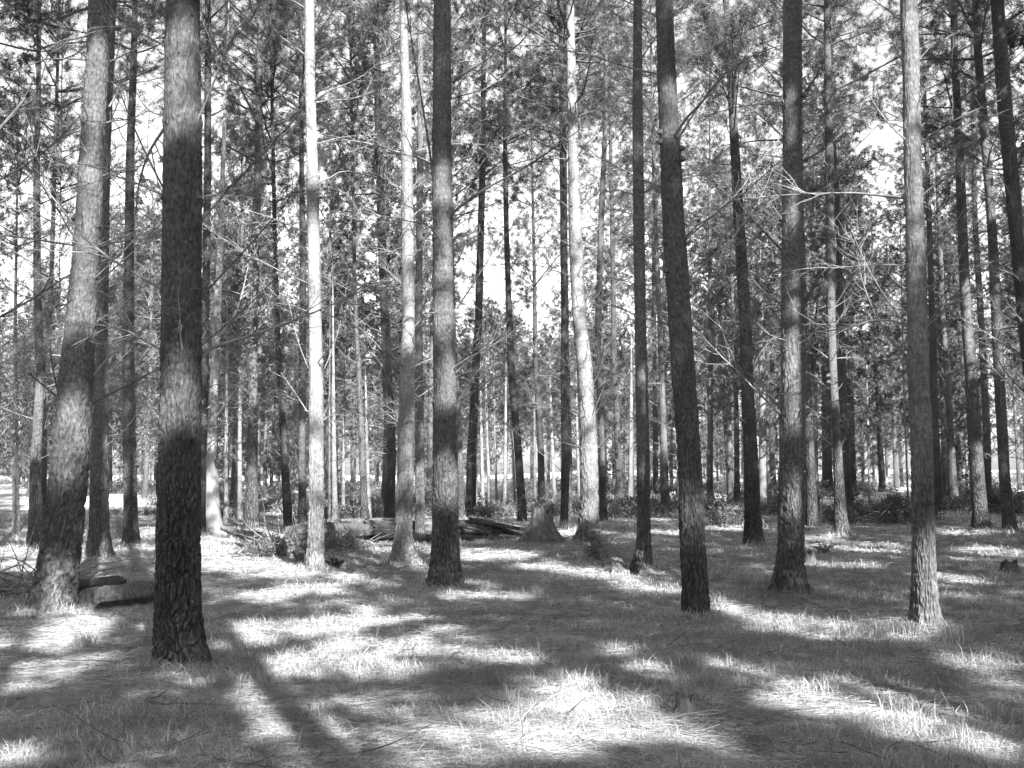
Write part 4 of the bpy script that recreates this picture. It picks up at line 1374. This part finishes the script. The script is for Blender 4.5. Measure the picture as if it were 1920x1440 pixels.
def weed(px, py, h, label, seed, n=7, mat=M_GUMLEAF):
    r = np.random.default_rng(seed)
    base = on_ground(px, py); Y = base[1]; H = h * Y / FPX
    root = empty('weed', base, label, 'plant')
    st = MB(); lf = MB()
    for k in range(n):
        az = k * 6.28 / n + r.uniform(-.3, .3)
        P = curve_pts(base, (math.cos(az) * .5, math.sin(az) * .5, 1), H * r.uniform(.7, 1.2), 7, -.9, .08, r)
        st.tube(P, np.linspace(.006, .002, len(P)), 4)
        for i in range(2, len(P)):
            for s_ in (-1, 1):
                dd = P[i] - P[i - 1]; dd /= np.linalg.norm(dd)
                side = np.cross(dd, [0, 0, 1]); side /= np.linalg.norm(side) + 1e-6
                q = P[i]; tipp = q + side * s_ * H * .35 + dd * H * .1 - np.array([0, 0, H * .1])
                m1 = (q + tipp) / 2 + dd * .09 * H; m2 = (q + tipp) / 2 - dd * .09 * H
                lf.add([q, m1, tipp, m2], [[0, 1, 2, 3]])
    st.build('stem', M_TWIG, root, base); lf.build('leaves', mat, root, base, smooth=False)
weed(1545, 1040, 26, 'small leafy weed with drooping leaves right of the broad spotted pine', 1)
weed(628, 1068, 26, 'low leafy weed at the right foot of the brightest trunk', 2, n=9, mat=M_FERN)
weed(655, 1078, 18, 'tiny dark weed in the shade right of the brightest trunk', 3, mat=M_FERN)
weed(572, 1040, 22, 'pale leafed weed on the left of the brightest trunk', 4, n=8)

# ------------------------------------------------------------------ sticks on the ground
sticks = [((970,1365),(1030,1315),.012,.12,'pale stick leaning up out of the grass in the middle foreground'),
          ((680,1235),(714,1195),.010,.25,'forked dry twig standing up in the bright grass left of centre'),
          ((730,1250),(780,1215),.010,.2,'slanting dry twig right of the forked one'),
          ((832,1248),(872,1238),.016,.03,'short thick stick lying in the grass below the centre pine'),
          ((1230,1358),(1440,1362),.010,.05,'long thin pale stick lying below the rotten stump'),
          ((1300,1372),(1430,1388),.012,.04,'bent stick lying in front of the rotten stump'),
          ((265,1322),(330,1326),.012,.03,'straight pale stick in the shade below the nearest pine'),
          ((318,1388),(368,1352),.010,.04,'grey stick slanting through the dark grass at the bottom left'),
          ((1055,1095),(1090,1150),.012,.02,'thin stick in the shade in front of the mossy root log'),
          ((745,1070),(770,1068),.03,.03,'dark stick against the white flared root'),
          ((1330,1210),(1250,1240),.01,.03,'thin stick behind the rotten stump'),
          ((395,1165),(470,1163),.012,.03,'pale straight stick right of the nearest pine'),
          ((180,1240),(250,1236),.012,.03,'needle covered stick left of the nearest pine'),
          ((1010,1235),(1060,1233),.02,.03,'dark rotting stick in the centre of the grass')]
rs = np.random.default_rng(12)
for (a, c, rad, up, lab) in sticks:
    p0 = gp(a[0], a[1], .02); p1 = gp(c[0], c[1], .02)
    if up > .1:
        p1 = at_depth(c[0], c[1], p0[1] + .1)
    else:
        p1[2] += up
    n = 9
    f = np.linspace(0, 1, n)[:, None]
    P = p0 + (p1 - p0) * f + rs.normal(size=(n, 3)) * .008 + np.array([0, 0, .04]) * np.sin(f * 3.14)
    b = MB(); b.tube(P, np.linspace(rad * .6, rad * .2, n), 6, start_cap=True)
    for _ in range(3):
        i = rs.integers(2, n - 1)
        Q = curve_pts(P[i], (p1 - p0) / np.linalg.norm(p1 - p0) + rs.normal(size=3) * .5 + np.array([0, 0, .2]), rs.uniform(.06, .2), 3, 0, .1, rs)
        b.tube(Q, np.linspace(rad * .4, .002, len(Q)), 4)
    tag(b.build('fallen_stick', M_TWIG), lab, 'stick')

# ------------------------------------------------------------------ grass and litter
def sample_floor(n, y0, y1, p, r, extra_w=1.2):
    u = r.uniform(0, 1, n)
    # density falls with distance
    y = (y0 ** (1 - p) + u * (y1 ** (1 - p) - y0 ** (1 - p))) ** (1 / (1 - p))
    x = r.uniform(-1, 1, n) * (.4572 * y * 1.12 + extra_w)
    return x, y
def grass():
    r = np.random.default_rng(21)
    b = MB()
    x, y = sample_floor(620000, 4.6, 46, 1.6, r)
    den = vnoise(np.stack([x * .9, y * .9, 0 * x], 1), 31) * .6 + vnoise(np.stack([x * 3.2, y * 3.2, 0 * x], 1), 32) * .55
    k = den + r.normal(size=len(x)) * .28 > -.12
    x, y, den = x[k], y[k], den[k]
    for t in T:
        if t['Y'] > 30 or t.get('young'): continue
        m = int(900 * 12 / t['Y']); R0 = t['sp'].R[1]
        a_ = r.uniform(0, 6.28, m); rr = R0 * r.uniform(.95, 1.25, m) + np.abs(r.normal(0, .12, m))
        x = np.append(x, t['base'][0] + rr * np.cos(a_)); y = np.append(y, t['base'][1] + rr * np.sin(a_)); den = np.append(den, np.full(m, .35))
    z = gz(x, y)
    n = len(x)
    lod = np.clip(y / 9, .8, 4.5)
    h = (.035 + .055 * np.clip(den + .35, 0, 1.2) + .02 * np.abs(r.normal(size=n))) * (1 + .25 * (lod - 1))
    az = r.uniform(0, 6.28, n); tilt = np.abs(r.normal(0, .65, n))
    d = np.stack([np.cos(az) * np.sin(tilt), np.sin(az) * np.sin(tilt), np.cos(tilt)], 1)
    side = np.stack([-np.sin(az + r.normal(0, .8, n)), np.cos(az), 0 * az], 1)
    w = .0052 * lod * r.uniform(.6, 1.5, n)
    h = h * r.choice([.4, .65, .9, 1.15, 1.6], n, p=[.3, .3, .27, .1, .03])
    p0 = np.stack([x, y, z - .01], 1)
    mid = p0 + d * (h * .6)[:, None]
    d2 = d + np.stack([np.cos(az) * .6, np.sin(az) * .6, -.35 + 0 * az], 1)
    tip = mid + d2 * (h * .55)[:, None]
    s_ = side * (w / 2)[:, None]
    V = np.stack([p0 - s_, p0 + s_, mid + s_ * .8, mid - s_ * .8, tip], 1).reshape(-1, 3)
    i = np.arange(n)[:, None] * 5
    b.add(V, i + np.array([[0, 1, 2, 3]]))
    b.f.append((i + np.array([[3, 2, 4]]))); b.m.append(np.zeros(n, np.int32))
    tag(b.build('grass', M_GRASS, smooth=False), kind='stuff')
grass()
def litter():
    r = np.random.default_rng(22)
    x, y = sample_floor(380000, 4.6, 40, 1.6, r)
    n = len(x); z = gz(x, y) + .012 + .03 * r.random(n)
    az = r.uniform(0, 6.28, n)
    d = np.stack([np.cos(az), np.sin(az), r.normal(0, .12, n)], 1)
    lod = np.clip(y / 9, .8, 4.5)
    V, F = blades(np.stack([x, y, z], 1), d, r.uniform(.05, .16, n) * lod ** .5, .003 * lod, r)
    V[:, 2] = np.maximum(V[:, 2], gz(V[:, 0], V[:, 1]) + .003)
    b = MB(); b.add(V, F)
    tag(b.build('needle_litter', M_LITTER, smooth=False), kind='stuff')
litter()
def twig_litter():
    r = np.random.default_rng(29)
    x, y = sample_floor(2600, 4.8, 40, 1.5, r)
    b = MB()
    for a, c in zip(x, y):
        L = r.uniform(.05, .38) * (1 if r.random() < .9 else 2); az = r.uniform(0, 6.28)
        z = float(gz(a, c)[0]) + .01
        P = curve_pts((a, c, z), (math.cos(az), math.sin(az), r.uniform(-.02, .12)), L, 4, 0, .12, r)
        P[:, 2] = np.maximum(P[:, 2], z)
        b.tube(P, np.linspace(1, .4, 5) * r.uniform(.002, .007), 4, m=int(r.random() < .45))
    tag(b.build('twig_litter', [M_TWIG, M_LIMB]), kind='stuff')
twig_litter()
def undergrowth():
    r = np.random.default_rng(30)
    b = MB(); P = []; D = []
    n = 0
    while n < 330:
        y = 38 * (150 / 38) ** r.uniform(0, 1); x = r.uniform(-1, 1) * (.4572 * y + 8)
        px = 960 + FPX * x / y
        if y < 75 and (px < 310 or 1590 < px < 1720 or 1320 < px < 1400): continue
        W = r.uniform(.5, 2.4); H = r.uniform(.2, 1.3) * (.4 if y < 60 else 1)
        m = int(60 * W)
        z = float(gz(x, y)[0])
        P.append(np.stack([x + r.normal(0, W * .5, m), y + r.normal(0, .5, m), z + np.abs(r.normal(0, H * .5, m))], 1)); n += 1
    P = np.vstack(P); k = 9
    pos = np.repeat(P, k, 0) + r.normal(size=(len(P) * k, 3)) * .08
    d = r.normal(size=pos.shape) + np.array([0, 0, .5]); d /= np.linalg.norm(d, axis=1, keepdims=True)
    V, F = blades(pos, d, .24, .05, r); b.add(V, F)
    tag(b.build('undergrowth', M_UNDER, smooth=False), kind='stuff')
undergrowth()
# taller tussocks
def tussocks():
    r = np.random.default_rng(23)
    spots = [(1790,1210,34,60),(1700,1190,26,40),(1640,1200,22,44),(1590,1195,20,36),(1010,1118,16,26),(908,1112,12,26),(690,1255,26,36),(1340,1135,22,32),(1860,1350,46,50),(1700,1340,50,46),
             (1540,1300,44,40),(1290,1255,30,44),(1240,1290,30,30),(840,1330,36,30),(450,1290,26,34),(160,1215,26,40),(590,1120,20,22),(1600,1030,20,18),(960,1050,20,18),(1430,1100,18,28)]
    for (px, py, w, h) in spots:
        base = on_ground(px, py); Y = base[1]; W = w * Y / FPX; H = h * Y / FPX
        n = 150
        p0 = base + np.stack([r.normal(0, W * .4, n), r.normal(0, W * .4, n), np.full(n, -.01)], 1)
        az = r.uniform(0, 6.28, n); tl = np.abs(r.normal(0, .4, n)); h_ = H * r.uniform(.5, 1.1, n)
        d = np.stack([np.cos(az) * np.sin(tl), np.sin(az) * np.sin(tl), np.cos(tl)], 1)
        mid = p0 + d * (h_ * .55)[:, None]
        tip = mid + (d + np.stack([np.cos(az) * .5, np.sin(az) * .5, -.3 + 0 * az], 1)) * (h_ * .5)[:, None]
        s_ = np.stack([-np.sin(az), np.cos(az), 0 * az], 1) * .0028
        b = MB(); V = np.stack([p0 - s_, p0 + s_, mid + s_, mid - s_, tip], 1).reshape(-1, 3)
        i = np.arange(n)[:, None] * 5
        b.add(V, i + np.array([[0, 1, 2, 3]])); b.f.append(i + np.array([[3, 2, 4]])); b.m.append(np.zeros(n, np.int32))
        o = b.build('grass_tussock', M_GRASS, None, base, smooth=False); o.location = base
        tag(o, 'taller tussock of dry grass standing out of the forest floor', 'grass tussock', 'grass tussocks on the forest floor')
tussocks()
